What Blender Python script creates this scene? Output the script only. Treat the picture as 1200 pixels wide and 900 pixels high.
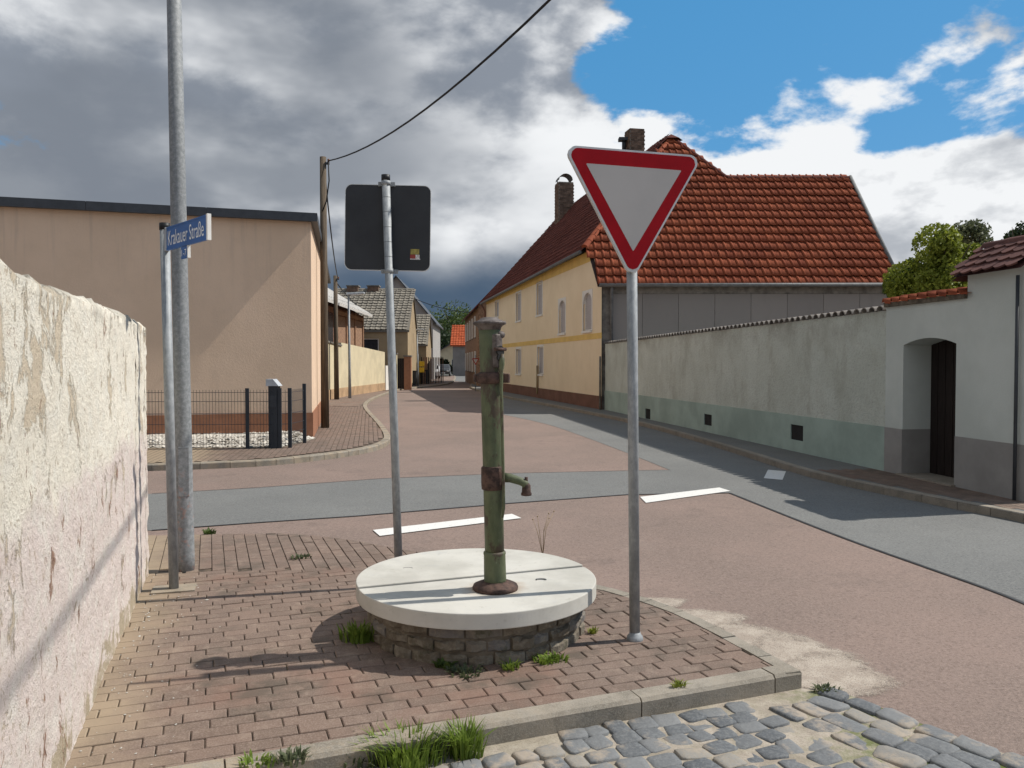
import bpy, bmesh, math, random
from mathutils import Vector, Matrix, noise as mn
from mathutils.geometry import tessellate_polygon
random.seed(7)
R = math.radians
S = bpy.context.scene
for o in list(bpy.data.objects): bpy.data.objects.remove(o)
COL = S.collection

# ------------------------------------------------------------------ camera
H = 1.68; F = 950.0; PITCH = math.atan(25/950)
cd = bpy.data.cameras.new('camera'); cam = bpy.data.objects.new('camera', cd); COL.objects.link(cam)
cam.location = (0, 0, H); cam.rotation_euler = (math.pi/2-PITCH, 0, 0)
cd.sensor_width = 36; cd.lens = F/1200*36; cd.clip_start = .05; cd.clip_end = 6000
S.camera = cam
# ------------------------------------------------------------------ sun, sky, exposure
SUN_AZ = 13.0; SUN_EL = 50.5           # degrees: sun to the right, slightly ahead of the camera
SUN_STRENGTH = 4.2; SKY = .1; EXPO = 0.25
sv = Vector((math.cos(R(SUN_EL))*math.cos(R(SUN_AZ)), math.cos(R(SUN_EL))*math.sin(R(SUN_AZ)), math.sin(R(SUN_EL))))
ld = bpy.data.lights.new('sun', 'SUN'); lo = bpy.data.objects.new('sun', ld); COL.objects.link(lo)
ld.energy = SUN_STRENGTH; ld.angle = R(.53); ld.color = (1, .945, .86)
lo.rotation_euler = sv.to_track_quat('Z', 'Y').to_euler(); lo.location = (20, 5, 30)
S.view_settings.view_transform = 'Standard'; S.view_settings.look = 'None'
S.view_settings.exposure = EXPO; S.view_settings.gamma = 1
S.view_settings.use_curve_mapping = False
W = bpy.data.worlds.new('World'); S.world = W; W.use_nodes = True
def build_world():
    nt = W.node_tree; nt.nodes.clear(); L = nt.links.new
    def sock(v, s):
        if isinstance(v, (int, float)): s.default_value = v
        else: L(v, s)
    def m(op, a, b=0.0, c=0.0, clamp=False):
        n = nt.nodes.new('ShaderNodeMath'); n.operation = op; n.use_clamp = clamp
        sock(a, n.inputs[0]); sock(b, n.inputs[1]); sock(c, n.inputs[2]); return n.outputs[0]
    def ss(x, lo_, hi_, a=0.0, b=1.0):
        n = nt.nodes.new('ShaderNodeMapRange'); n.interpolation_type = 'SMOOTHSTEP'
        sock(x, n.inputs[0]); sock(lo_, n.inputs[1]); sock(hi_, n.inputs[2]); n.inputs[3].default_value = a; n.inputs[4].default_value = b
        return n.outputs[0]
    def nz(vec, scale, detail, rough, dist=0.0):
        n = nt.nodes.new('ShaderNodeTexNoise'); n.inputs['Scale'].default_value = scale
        n.inputs['Detail'].default_value = detail; n.inputs['Roughness'].default_value = rough; n.inputs['Distortion'].default_value = dist
        L(vec, n.inputs['Vector']); return n.outputs['Fac']
    def mixc(f, a, b):
        n = nt.nodes.new('ShaderNodeMix'); n.data_type = 'RGBA'
        sock(f, n.inputs[0])
        for v, s in ((a, n.inputs[6]), (b, n.inputs[7])):
            if isinstance(v, tuple): s.default_value = (*v, 1)
            else: L(v, s)
        return n.outputs[2]
    tc = nt.nodes.new('ShaderNodeTexCoord')
    nrm = nt.nodes.new('ShaderNodeVectorMath'); nrm.operation = 'NORMALIZE'; L(tc.outputs['Generated'], nrm.inputs[0]); N = nrm.outputs[0]
    def mapping(sc, loc):
        n = nt.nodes.new('ShaderNodeMapping'); n.inputs['Scale'].default_value = sc; n.inputs['Location'].default_value = loc
        L(N, n.inputs['Vector']); return n.outputs[0]
    sp = nt.nodes.new('ShaderNodeSeparateXYZ'); L(N, sp.inputs[0]); x, y, z = sp.outputs
    sky = nt.nodes.new('ShaderNodeTexSky'); sky.sky_type = 'NISHITA'; sky.sun_disc = False
    sky.sun_elevation = R(SUN_EL); sky.sun_rotation = R(90-SUN_AZ); sky.air_density = 1.0; sky.dust_density = .3; sky.ozone_density = 2.5
    off = (3.1, 1.7, .4)
    sunoff = (off[0]+.05, off[1]+.01, off[2]+.13)
    A = mapping((1, 1, 1.9), off); B = mapping((1, 1, 1.9), sunoff)
    d = nz(A, 3.4, 9, .56, .15); d2 = nz(B, 3.4, 6, .52, .15)
    wob = nz(A, 2.2, 5, .5); wob2 = nz(mapping((1, 1, 1.5), (9, 4, 2)), 3.0, 6, .5)
    xw = m('ADD', x, m('MULTIPLY', m('SUBTRACT', wob, .5), .55))
    zw = m('ADD', z, m('MULTIPLY', m('SUBTRACT', wob2, .5), .16))
    hole = m('MULTIPLY', ss(xw, .08, .20), ss(zw, .20, .25))
    thr = m('ADD', m('ADD', .27, m('MULTIPLY', ss(x, -.05, .2), .05)), m('MULTIPLY', hole, .18))
    low = ss(z, .30, .12)
    cov = ss(d, m('SUBTRACT', thr, .0), m('ADD', thr, .06))
    # light on the clouds: billows facing the sun are whiter
    lit = ss(m('SUBTRACT', d, d2), -.14, .07)
    lit = m('ADD', lit, m('MULTIPLY', ss(x, .12, .32), .3), clamp=True)
    big = nz(mapping((1, 1, 2.2), (5.2, .6, 1.1)), 2.6, 5, .5)
    left = ss(xw, .12, -.22)
    grey = m('MULTIPLY', left, ss(big, .36, .56), clamp=True)
    grey = m('MAXIMUM', grey, m('MULTIPLY', ss(z, .15, .02), .45))
    s = m('MULTIPLY', lit, m('SUBTRACT', 1.0, m('MULTIPLY', grey, .8)))
    k = 1/SKY/(2**EXPO)
    C = lambda r, g, b: tuple(((c/255+.055)/1.055)**2.4*k for c in (r, g, b))
    cl = mixc(s, C(140, 148, 160), C(244, 246, 248))
    cl = mixc(m('MULTIPLY', grey, .55), cl, C(116, 123, 133))
    storm = m('MULTIPLY', m('MULTIPLY', ss(zw, .165, .09), ss(x, .27, .06)), ss(z, -.02, .05, .55, 1.0))
    storm = m('MULTIPLY', storm, ss(wob2, .25, .55, .6, 1.0))
    cl = mixc(m('MULTIPLY', storm, .93), cl, C(66, 88, 112))
    skc = mixc(.72, sky.outputs[0], C(58, 150, 208))
    out = mixc(cov, skc, cl)
    bg = nt.nodes.new('ShaderNodeBackground'); bg.inputs['Strength'].default_value = SKY; L(out, bg.inputs['Color'])
    wo = nt.nodes.new('ShaderNodeOutputWorld'); L(bg.outputs[0], wo.inputs['Surface'])
build_world()

# ------------------------------------------------------------------ pixel -> place helpers (photo pixels 1200x900)
def ray(x, y):
    a = (x-600)/F; b = (450-y)/F
    return Vector((a, math.cos(PITCH)+b*math.sin(PITCH), -math.sin(PITCH)+b*math.cos(PITCH)))
def G(x, y, z=0.0):                       # where the ray meets the height z
    d = ray(x, y); t = (z-H)/d.z; return Vector((d.x*t, d.y*t, z))
def V(x, y, a, b):                        # where it meets the upright plane through a and b
    d = ray(x, y); ex, ey = b[0]-a[0], b[1]-a[1]
    t = (a[0]*ey-a[1]*ex)/(d.x*ey-d.y*ex); p = d*t; return Vector((p.x, p.y, p.z+H))
def D(x, y, Y):                           # at the depth Y
    d = ray(x, y); t = Y/d.y; return Vector((d.x*t, Y, d.z*t+H))

# ------------------------------------------------------------------ materials
MATS = {}
def srgb(r, g, b): return tuple(((c/255+.055)/1.055)**2.4 if c > 10 else c/255/12.92 for c in (r, g, b))
class NT:
    def __init__(s, name, rough=.8, metal=0.0, spec=.3):
        s.m = bpy.data.materials.new(name); s.m.use_nodes = True; s.t = s.m.node_tree; s.L = s.t.links.new
        s.b = s.t.nodes['Principled BSDF']; s.b.inputs['Roughness'].default_value = rough; s.b.inputs['Metallic'].default_value = metal
        s.b.inputs['Specular IOR Level'].default_value = spec
        s.tc = s.t.nodes.new('ShaderNodeTexCoord'); s.co = s.tc.outputs['Object']
        g = s.t.nodes.new('ShaderNodeNewGeometry'); s.pos = g.outputs['Position']; s.isl = g.outputs['Random Per Island']
        MATS[name] = s.m
    def put(s, v, k):
        if isinstance(v, (int, float)): k.default_value = v
        elif isinstance(v, tuple): k.default_value = (*v, 1) if len(v) == 3 else v
        else: s.L(v, k)
    def math(s, op, a, b=0.0, clamp=False):
        n = s.t.nodes.new('ShaderNodeMath'); n.operation = op; n.use_clamp = clamp; s.put(a, n.inputs[0]); s.put(b, n.inputs[1]); return n.outputs[0]
    def noise(s, scale, detail=4, rough=.55, stretch=None, loc=(0, 0, 0), dist=0.0):
        n = s.t.nodes.new('ShaderNodeTexNoise'); n.inputs['Scale'].default_value = scale; n.inputs['Detail'].default_value = detail
        n.inputs['Roughness'].default_value = rough; n.inputs['Distortion'].default_value = dist
        mp = s.t.nodes.new('ShaderNodeMapping'); mp.inputs['Scale'].default_value = stretch or (1, 1, 1); mp.inputs['Location'].default_value = loc
        s.L(s.pos, mp.inputs['Vector']); s.L(mp.outputs[0], n.inputs['Vector']); return n.outputs['Fac']
    def voro(s, scale, feature='F1'):
        n = s.t.nodes.new('ShaderNodeTexVoronoi'); n.inputs['Scale'].default_value = scale; n.feature = feature
        s.L(s.pos, n.inputs['Vector']); return n.outputs['Distance']
    def step(s, x, a, b, lo=0.0, hi=1.0):
        n = s.t.nodes.new('ShaderNodeMapRange'); n.interpolation_type = 'SMOOTHSTEP'
        s.put(x, n.inputs[0]); s.put(a, n.inputs[1]); s.put(b, n.inputs[2]); s.put(lo, n.inputs[3]); s.put(hi, n.inputs[4]); return n.outputs[0]
    def mix(s, f, a, b, mode='MIX'):
        n = s.t.nodes.new('ShaderNodeMix'); n.data_type = 'RGBA'; n.blend_type = mode
        s.put(f, n.inputs[0]); s.put(a, n.inputs[6]); s.put(b, n.inputs[7]); return n.outputs[2]
    def rnd(s):                            # one value for each piece
        oi = s.t.nodes.new('ShaderNodeObjectInfo')
        return s.math('FRACT', s.math('ADD', oi.outputs['Random'], s.isl))
    def xyz(s):
        n = s.t.nodes.new('ShaderNodeSeparateXYZ'); s.L(s.pos, n.inputs[0]); return n.outputs
    def bump(s, h, strength=.4, dist=.01):
        n = s.t.nodes.new('ShaderNodeBump'); n.inputs['Strength'].default_value = strength; n.inputs['Distance'].default_value = dist
        s.put(h, n.inputs['Height']); s.L(n.outputs[0], s.b.inputs['Normal'])
    def color(s, c): s.put(c, s.b.inputs['Base Color']); return s.m
def simple(name, col, rough=.7, metal=0.0, var=.18, scale=6, bs=0.25, bsc=60, bd=.004, spec=.3, piece=0.0, stretch=None):
    n = NT(name, rough, metal, spec)
    v = n.noise(scale, 5, .6, stretch)
    dark = tuple(c*(1-var) for c in col); light = tuple(min(1, c*(1+var)) for c in col)
    c = n.mix(n.step(v, .3, .7), dark, light)
    if piece:
        r = n.rnd(); c = n.mix(r, tuple_scale(c, n, 1-piece), tuple_scale(c, n, 1+piece))
    n.color(c)
    if bs: n.bump(n.noise(bsc, 3), bs, bd)
    return n.m
def tuple_scale(c, n, k):
    return n.mix(1.0, c, (k, k, k), 'MULTIPLY')

def mats():
    # red asphalt
    n = NT('red_asphalt', .85)
    big = n.noise(.45, 5, .6); mid = n.noise(3, 5, .65); fine = n.noise(160, 2, .7); v = n.voro(120)
    c = n.mix(n.step(big, .35, .68), (.150, .110, .090), (.205, .144, .118))
    c = n.mix(n.step(mid, .5, .8, 0, .35), c, (.15, .105, .093))
    c = n.mix(n.step(fine, .35, .75, 0, .8), c, (.29, .225, .195))
    g2 = n.noise(48, 4, .75); c = n.mix(n.step(g2, .50, .64, 0, .5), c, (.30, .225, .19)); c = n.mix(n.step(g2, .46, .36, 0, .55), c, (.088, .062, .052))
    c = n.mix(n.step(n.noise(.8, 7, .75, (1, 1, 1), (2, 7, 0)), .56, .64, 0, .3), c, (.11, .085, .075))
    c = n.mix(n.step(v, .22, .05, 0, .55), c, (.07, .055, .05))
    c = n.mix(n.step(n.noise(1.1, 6, .7, (1, .35, 1), (4, 2, 0)), .58, .8, 0, .4), c, (.27, .22, .19))
    n.color(c); n.bump(n.noise(140, 2, .7), .5, .004)
    # grey asphalt
    n = NT('grey_asphalt', .85)
    big = n.noise(.6, 5, .6); mid = n.noise(4, 5, .65); fine = n.noise(170, 2, .7)
    c = n.mix(n.step(big, .3, .7), (.118, .120, .116), (.155, .157, .150))
    c = n.mix(n.step(mid, .5, .8, 0, .4), c, (.082, .083, .081))
    c = n.mix(n.step(fine, .35, .75, 0, .7), c, (.21, .21, .205))
    g2 = n.noise(48, 4, .75); c = n.mix(n.step(g2, .52, .66, 0, .55), c, (.235, .235, .225)); c = n.mix(n.step(g2, .46, .36, 0, .6), c, (.06, .06, .058))
    c = n.mix(n.step(n.voro(120), .2, .05, 0, .5), c, (.03, .03, .03))
    n.color(c); n.bump(n.noise(140, 2, .7), .5, .004)
    simple('tar', (.03, .03, .032), .6, var=.3)
    # pavers
    n = NT('paver', .85); r = n.rnd()
    c = n.mix(r, (.118, .084, .065), (.18, .124, .096))
    c = n.mix(n.step(n.noise(1.3, 5, .6), .35, .7, 0, .6), c, (.165, .122, .10))
    c = n.mix(n.step(n.noise(9, 6, .7), .5, .72, 0, .6), c, (.29, .225, .175))
    c = n.mix(n.step(n.noise(120, 2, .7), .4, .75, 0, .6), c, (.30, .23, .19))
    c = n.mix(n.step(n.noise(.9, 4, .6, None, (6, 2, 0)), .55, .68, 0, .45), c, (.195, .108, .08))
    c = n.mix(n.step(n.noise(2.4, 6, .7, None, (1, 9, 0)), .5, .68, 0, .7), c, (.085, .07, .055))
    P = n.xyz()
    # dirt that has blown up against the plaster wall
    wd = n.math('ADD', n.math('ADD', P[0], .95), n.math('MULTIPLY', P[1], .334))
    wd = n.math('SUBTRACT', wd, n.math('MULTIPLY', n.noise(2.2, 5, .65), .9))
    c = n.mix(n.step(wd, .28, -.42, 0, .92), c, (.31, .24, .165))
    c = n.mix(n.step(n.noise(40, 4, .7), .68, .73, 0, .6), c, (.38, .31, .24))
    n.color(c); n.bump(n.noise(90, 3, .7), .55, .004)
    n = NT('joint_sand', .95)
    c = n.mix(n.step(n.noise(12, 5), .35, .65), (.062, .048, .037), (.145, .108, .08))
    c = n.mix(n.step(n.noise(3, 5), .56, .68, 0, .5), c, (.07, .075, .03))
    n.color(c); n.bump(n.noise(120, 3), .6, .006)
    n = NT('kerb_concrete', .85); r = n.rnd()
    c = n.mix(r, (.20, .178, .145), (.27, .24, .198))
    c = n.mix(n.math('MULTIPLY', n.step(n.noise(3.5, 6, .7), .4, .55), n.step(n.xyz()[0], .6, -1.0, .15, .9)), c, (.30, .24, .17))
    c = n.mix(n.step(n.noise(5, 6, .65), .42, .68, 0, .7), c, (.14, .125, .10))
    c = n.mix(n.step(n.noise(150, 2), .4, .7, 0, .6), c, (.33, .30, .255))
    n.color(c); n.bump(n.noise(70, 4, .7), .5, .005)
    # cobbles
    n = NT('granite', .7); r = n.rnd()
    c = n.mix(r, (.085, .092, .10), (.185, .188, .188))
    c = n.mix(n.step(r, .86, .9), c, (.25, .225, .19))
    c = n.mix(n.step(n.noise(60, 4, .7), .4, .7, 0, .6), c, (.20, .205, .205))
    c = n.mix(n.step(n.noise(3.2, 6, .7, None, (7, 3, 0)), .52, .64, 0, .85), c, (.33, .275, .215))
    n.color(c); n.bump(n.noise(45, 4, .7), .5, .008)
    n = NT('sand', .95); P = n.xyz()
    c = n.mix(n.step(n.noise(8, 6, .7), .35, .65), (.27, .23, .185), (.39, .34, .28))
    c = n.mix(n.step(n.noise(90, 3, .7), .5, .7, 0, .6), c, (.20, .165, .13))
    moss = n.math('MULTIPLY', n.step(n.noise(5, 5, .7), .40, .58), n.step(P[0], 1.3, 1.8, .12, 1))
    c = n.mix(moss, c, (.10, .125, .03))
    n.color(c); n.bump(n.noise(110, 3, .7), .6, .006)
    n = NT('sand_spill', .95)
    c = n.mix(n.step(n.noise(9, 6, .7), .35, .65), (.34, .285, .235), (.45, .39, .325))
    c = n.mix(n.step(n.noise(130, 2, .7), .5, .66, 0, .7), c, (.15, .12, .10)); n.color(c); n.bump(n.noise(110, 3, .7), .6, .005)
    at = n.t.nodes.new('ShaderNodeAttribute'); at.attribute_name = 'cover'
    a = n.math('ADD', at.outputs['Fac'], n.math('MULTIPLY', n.math('SUBTRACT', n.noise(12, 6, .75), .5), 1.6))
    a = n.math('ADD', a, n.math('MULTIPLY', n.math('SUBTRACT', n.noise(150, 3, .7), .5), 1.3))
    n.L(n.step(a, .12, .75, 0, .95), n.b.inputs['Alpha'])
    n = NT('paint', .7)
    c = n.mix(n.step(n.noise(30, 5, .7), .58, .72, 0, .75), (.66, .65, .62), (.22, .21, .2)); n.color(c); n.bump(n.noise(140, 2), .4, .003)
    # plaster wall on the left
    n = NT('old_plaster', .92); P = n.xyz()
    zz = n.math('ADD', P[2], n.math('MULTIPLY', n.math('SUBTRACT', n.noise(2.5, 5, .6), .5), .5))
    c = n.mix(n.step(zz, 1.05, 1.22), (.79, .68, .625), (.91, .85, .725))
    c = n.mix(n.step(n.noise(7, 6, .65), .42, .72, 0, .6), c, (.88, .85, .76))
    peel = n.noise(2.1, 9, .74, (1.2, 1.2, .8), (3.3, 0, .7), .5)
    up = n.step(P[2], .6, 1.5, -.025, .045)
    pm = n.step(n.math('ADD', peel, up), .58, .605)
    c = n.mix(n.math('MULTIPLY', pm, .7), c, (.62, .50, .35))
    low = n.math('ADD', peel, n.step(P[2], .5, .0, -.2, .12))
    c = n.mix(n.step(low, .56, .62, 0, .85), c, (.44, .36, .235))
    scar = n.noise(5, 7, .72, (1.5, 1.5, .5), (1, 8, 3), .5)
    c = n.mix(n.step(scar, .605, .635, 0, .9), c, (.30, .165, .105))
    c = n.mix(n.step(n.noise(38, 5, .78, (1, 1, .7)), .57, .62, 0, .65), c, (.46, .35, .235))
    top = n.math('ADD', P[2], n.math('MULTIPLY', n.math('SUBTRACT', n.noise(5, 5), .5), .5))
    c = n.mix(n.step(top, 1.9, 2.06, 0, .6), c, (.30, .275, .225))
    n.color(c)
    h = n.math('ADD', n.math('MULTIPLY', n.noise(34, 7, .78), .8), n.math('MULTIPLY', pm, -.35))
    h = n.math('ADD', h, n.math('MULTIPLY', n.step(scar, .665, .7), -.5)); n.bump(h, 1.0, .03)
    simple('wall_core', (.10, .065, .045), .95, var=.4)
    # galvanised steel
    n = NT('galvanised', .6, .15, .4)
    c = n.mix(n.step(n.noise(28, 4, .7, (1, 1, .5)), .35, .68), (.23, .245, .255), (.33, .345, .355))
    c = n.mix(n.step(n.noise(3, 4, .6, (3, 3, .6)), .5, .75, 0, .5), c, (.17, .18, .185)); n.color(c); n.bump(n.noise(50, 3), .15, .002)
    n = NT('galvanised_lamp', .65, .1, .35)
    c = n.mix(n.step(n.noise(34, 4, .7), .35, .68), (.19, .20, .205), (.29, .30, .305))
    c = n.mix(n.math('MULTIPLY', n.step(n.noise(18, 5, .7), .55, .66), n.step(n.xyz()[2], 1.0, .5, 0, .8)), c, (.34, .22, .19)); n.color(c); n.bump(n.noise(60, 3), .2, .003)
    simple('sign_back', (.032, .034, .038), .6, var=.12, bs=.05)
    simple('sign_rim', (.55, .55, .54), .4, .3, var=.08, bs=0)
    simple('sign_red', (.33, .004, .010), .55, var=.08, bs=.03, bsc=200, spec=.15)
    simple('sign_white', (.46, .44, .42), .45, var=.04, bs=.04, bsc=200, scale=3)
    simple('sign_blue', (.022, .115, .36), .4, var=.1, bs=0, spec=.5)
    simple('lettering', (.85, .87, .88), .5, var=.05, bs=0)
    simple('black_plastic', (.015, .015, .016), .5, bs=0)
    simple('sticker_yellow', (.30, .25, .07), .6, bs=0, var=.3, scale=60)
    simple('sticker_white', (.55, .53, .52), .6, bs=0, var=.4, scale=90)
    simple('sticker_red', (.35, .06, .05), .6, bs=0)
    # pump
    n = NT('pump_paint', .62, .0, .4)
    c = n.mix(n.step(n.noise(7, 5, .65, (1, 1, .4)), .35, .65), (.056, .072, .036), (.108, .124, .064))
    c = n.mix(n.step(n.noise(11, 7, .7, (1, 1, .55), (2, 1, 5)), .50, .60, 0, .9), c, (.062, .042, .030))
    c = n.mix(n.step(n.noise(5.2, 6, .7, (1, 1, .7), (5, 5, 1.4)), .585, .62), c, (.042, .025, .019))
    c = n.mix(n.step(n.noise(60, 4, .7), .66, .70, 0, .7), c, (.17, .19, .13))
    n.color(c); n.bump(n.noise(28, 6, .7), .5, .006)
    n = NT('rust', .75, .1)
    c = n.mix(n.step(n.noise(22, 6, .7), .35, .65), (.035, .022, .018), (.105, .062, .048)); n.color(c); n.bump(n.noise(60, 5, .7), .5, .006)
    n = NT('cast_cap', .6, .2)
    c = n.mix(n.step(n.noise(20, 6, .7), .35, .65), (.07, .055, .05), (.15, .13, .12)); n.color(c); n.bump(n.noise(60, 5, .7), .5, .006)
    # well
    n = NT('slab_concrete', .8); rs = n.rnd()
    c = n.mix(n.step(n.noise(2.2, 6, .6), .35, .65), (.42, .405, .365), (.52, .505, .46))
    c = n.mix(n.step(n.noise(14, 6, .72), .60, .70, 0, .5), c, (.34, .315, .27))
    c = n.mix(n.step(n.noise(5, 5, .7, (1, 1, 4), (2, 2, 2)), .56, .68, 0, .35), c, (.40, .40, .40))
    P = n.xyz(); dx = n.math('ADD', P[0], .10); dy = n.math('SUBTRACT', P[1], 4.86); rr2 = n.math('ADD', n.math('MULTIPLY', dx, dx), n.math('MULTIPLY', dy, dy)); c = n.mix(n.step(n.math('ADD', rr2, n.math('MULTIPLY', n.noise(9, 5, .7), .07)), .085, .045, 0, .6), c, (.34, .25, .17)); c = n.mix(n.step(n.noise(1.7, 5, .6, None, (3, 1, 0)), .45, .7, 0, .35), c, (.33, .32, .28)); c = n.mix(n.step(n.noise(22, 6, .8), .60, .68, 0, .45), c, (.25, .24, .20)); n.color(c); n.bump(n.noise(130, 3), .25, .002)
    n = NT('field_stone', .85); r = n.rnd()
    c = n.mix(r, (.105, .085, .060), (.215, .185, .145))
    c = n.mix(n.step(r, .75, .8), c, (.17, .16, .155))
    c = n.mix(n.step(n.noise(16, 6, .7), .4, .66, 0, .7), c, (.27, .24, .19))
    c = n.mix(n.step(n.noise(6, 5, .65), .56, .66, 0, .7), c, (.07, .072, .04))
    n.color(c); n.bump(n.noise(32, 6, .75), .9, .018)
    simple('mortar', (.125, .105, .08), .95, var=.4, scale=10, bs=.8, bsc=40, bd=.01)
    # right wall
    n = NT('wall_render', .92); P = n.xyz()
    c = n.mix(n.step(n.noise(1.1, 6, .65), .35, .68), (.52, .56, .50), (.60, .645, .585))
    c = n.mix(n.step(n.noise(2.0, 7, .72, (1, 1, .45), (0, 3, 1)), .47, .70, 0, .55), c, (.36, .37, .31))
    c = n.mix(n.step(n.noise(26, 4, .7), .5, .72, 0, .45), c, (.30, .30, .27))
    c = n.mix(n.math('MULTIPLY', n.step(n.noise(1.4, 6, .7), .4, .66), n.step(P[2], 1.9, 2.4, 0, .6)), c, (.28, .27, .23))
    n.color(c); n.bump(n.noise(18, 5, .75), .9, .03)
    simple('wall_dado', (.33, .42, .375), .85, var=.14, scale=1.4, bs=.3, bsc=50)
    n = NT('gate_render', .9)
    c = n.mix(n.step(n.noise(.9, 6, .6), .35, .65), (.50, .545, .515), (.57, .615, .585)); n.color(c); n.bump(n.noise(45, 4, .7), .4, .01)
    simple('gate_dado', (.285, .28, .27), .9, var=.14, scale=1.4, bs=.3, bsc=50)
    simple('dark_wood', (.022, .016, .014), .7, var=.3, scale=8, stretch=(6, 6, .6), spec=.2)
    simple('hole_shade', (.02, .02, .02), .9, bs=0)  # near-black colour standing for the shade inside holes
    # roofs
    for nm, a, b, dk in (('red_tile', (.225, .058, .030), (.34, .095, .046), (.10, .034, .024)),
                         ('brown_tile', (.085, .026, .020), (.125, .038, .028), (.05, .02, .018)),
                         ('purple_tile', (.095, .048, .044), (.145, .07, .06), (.06, .035, .035)),
                         ('grey_tile', (.17, .155, .13), (.25, .225, .185), (.10, .09, .08)),
                         ('coping_tile', (.13, .12, .11), (.26, .235, .21), (.09, .06, .05)),
                         ('orange_tile', (.36, .075, .03), (.46, .11, .045), (.2, .06, .04))):
        n = NT(nm, .85, 0, .12); r = n.rnd(); c = n.mix(r, a, b)
        c = n.mix(n.step(n.noise(1.1, 6, .7), .5, .75, 0, .45), c, dk)
        c = n.mix(n.step(n.noise(24, 4, .7), .58, .78, 0, .3), c, dk); n.color(c); n.bump(n.noise(40, 4, .7), .3, .006)
    simple('roof_deck', (.05, .03, .025), .9)
    simple('chimney_brick', (.16, .105, .075), .9, var=.35, scale=5, piece=.35)
    simple('chimney_mortar', (.22, .19, .16), .95)
    simple('zinc', (.15, .152, .15), .7, .1, var=.2)
    # house walls
    n = NT('yellow_render', .9)
    c = n.mix(n.step(n.noise(.6, 6, .6), .35, .68), (.79, .65, .455), (.85, .71, .51))
    c = n.mix(n.step(n.noise(2.4, 6, .65, (1, 1, .5)), .52, .75, 0, .3), c, (.66, .55, .37)); n.color(c); n.bump(n.noise(40, 4), .3, .008)
    simple('ochre_band', (.72, .50, .17), .9, var=.08, scale=2)
    simple('brown_plinth', (.17, .085, .06), .9, var=.15, scale=2)
    simple('shutter_grey', (.44, .42, .43), .7, var=.06, scale=9, bs=0)
    simple('white_trim', (.74, .72, .68), .7, var=.05, bs=0)
    n = NT('fibre_panel', .8); r = n.rnd(); c = n.mix(r, (.225, .205, .19), (.265, .24, .22))
    c = n.mix(n.step(n.noise(1.5, 6, .65, (1, 1, .4)), .5, .75, 0, .4), c, (.17, .16, .15)); n.color(c); n.bump(n.noise(40, 3), .15, .004)
    simple('old_concrete', (.18, .165, .145), .9, var=.4, scale=3)
    n = NT('beige_render', .92)
    c = n.mix(n.step(n.noise(.5, 6, .6), .35, .65), (.66, .485, .345), (.73, .54, .39))
    c = n.mix(n.step(n.noise(2.5, 7, .7), .52, .75, 0, .25), c, (.58, .43, .31)); c = n.mix(n.math('MULTIPLY', n.step(n.noise(2.2, 6, .7, (2.5, 2.5, .12), (1, 5, 0)), .5, .68), n.step(n.xyz()[2], 2.6, 4.7, 0, .35)), c, (.42, .32, .25)); c = n.mix(n.math('MULTIPLY', n.step(n.noise(1.8, 6, .7), .4, .6), n.step(n.xyz()[2], 1.2, .6, 0, .4)), c, (.45, .33, .25)); c = n.mix(n.step(n.noise(1.3, 7, .72, (1, 1, .35), (4, 4, 0)), .52, .72, 0, .3), c, (.52, .38, .28)); n.color(c); n.bump(n.noise(22, 6, .78), .6, .012)
    simple('terracotta_plinth', (.30, .14, .08), .9, var=.1)
    simple('slate_fascia', (.045, .05, .058), .5, var=.15, bs=0)
    simple('anthracite', (.035, .04, .047), .5, var=.1, bs=0)
    simple('pale_cap', (.42, .44, .46), .5, bs=0)
    n = NT('pebble', .8); r = n.rnd(); n.color(n.mix(r, (.25, .22, .185), (.66, .62, .55)))
    simple('gravel_bed', (.22, .19, .15), .95, var=.4, scale=20, bs=.8, bsc=30, bd=.02)
    n = NT('old_wood', .85)
    c = n.mix(n.step(n.noise(5, 5, .6, (6, 6, .35)), .35, .65), (.07, .052, .036), (.135, .102, .07)); n.color(c); n.bump(n.noise(14, 4, .6, (6, 6, .35)), .4, .01)
    simple('cable', (.012, .012, .013), .6, bs=0)
    simple('cream_wall', (.60, .525, .36), .9, var=.1, scale=1.2)
    simple('cream_footing', (.42, .285, .17), .9, var=.2, scale=2)
    simple('barn_brick', (.215, .115, .08), .9, var=.35, scale=9, bs=.5, bsc=12)
    simple('barn_timber', (.30, .175, .11), .85, var=.2)
    simple('asbestos_roof', (.50, .48, .45), .8, var=.12)
    simple('tan_render', (.36, .275, .17), .9, var=.12, scale=1)
    simple('pale_render', (.33, .31, .29), .9, var=.08, scale=1)
    simple('grey_render', (.22, .20, .185), .9, var=.12, scale=1)
    simple('brick_wall', (.28, .17, .11), .9, var=.35, scale=7, bs=.5, bsc=12)
    simple('window_dark', (.03, .034, .04), .15, var=.2, bs=0, spec=.6)
    simple('car_white', (.78, .78, .78), .3, var=.02, bs=0, spec=.6)
    simple('tyre', (.02, .02, .02), .8, bs=0)
    simple('car_dark', (.05, .055, .06), .35, bs=0, spec=.6)
    simple('board_yellow', (.62, .40, .03), .6, bs=0)
    simple('earth', (.14, .115, .085), .95, var=.3, scale=.3)
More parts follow.
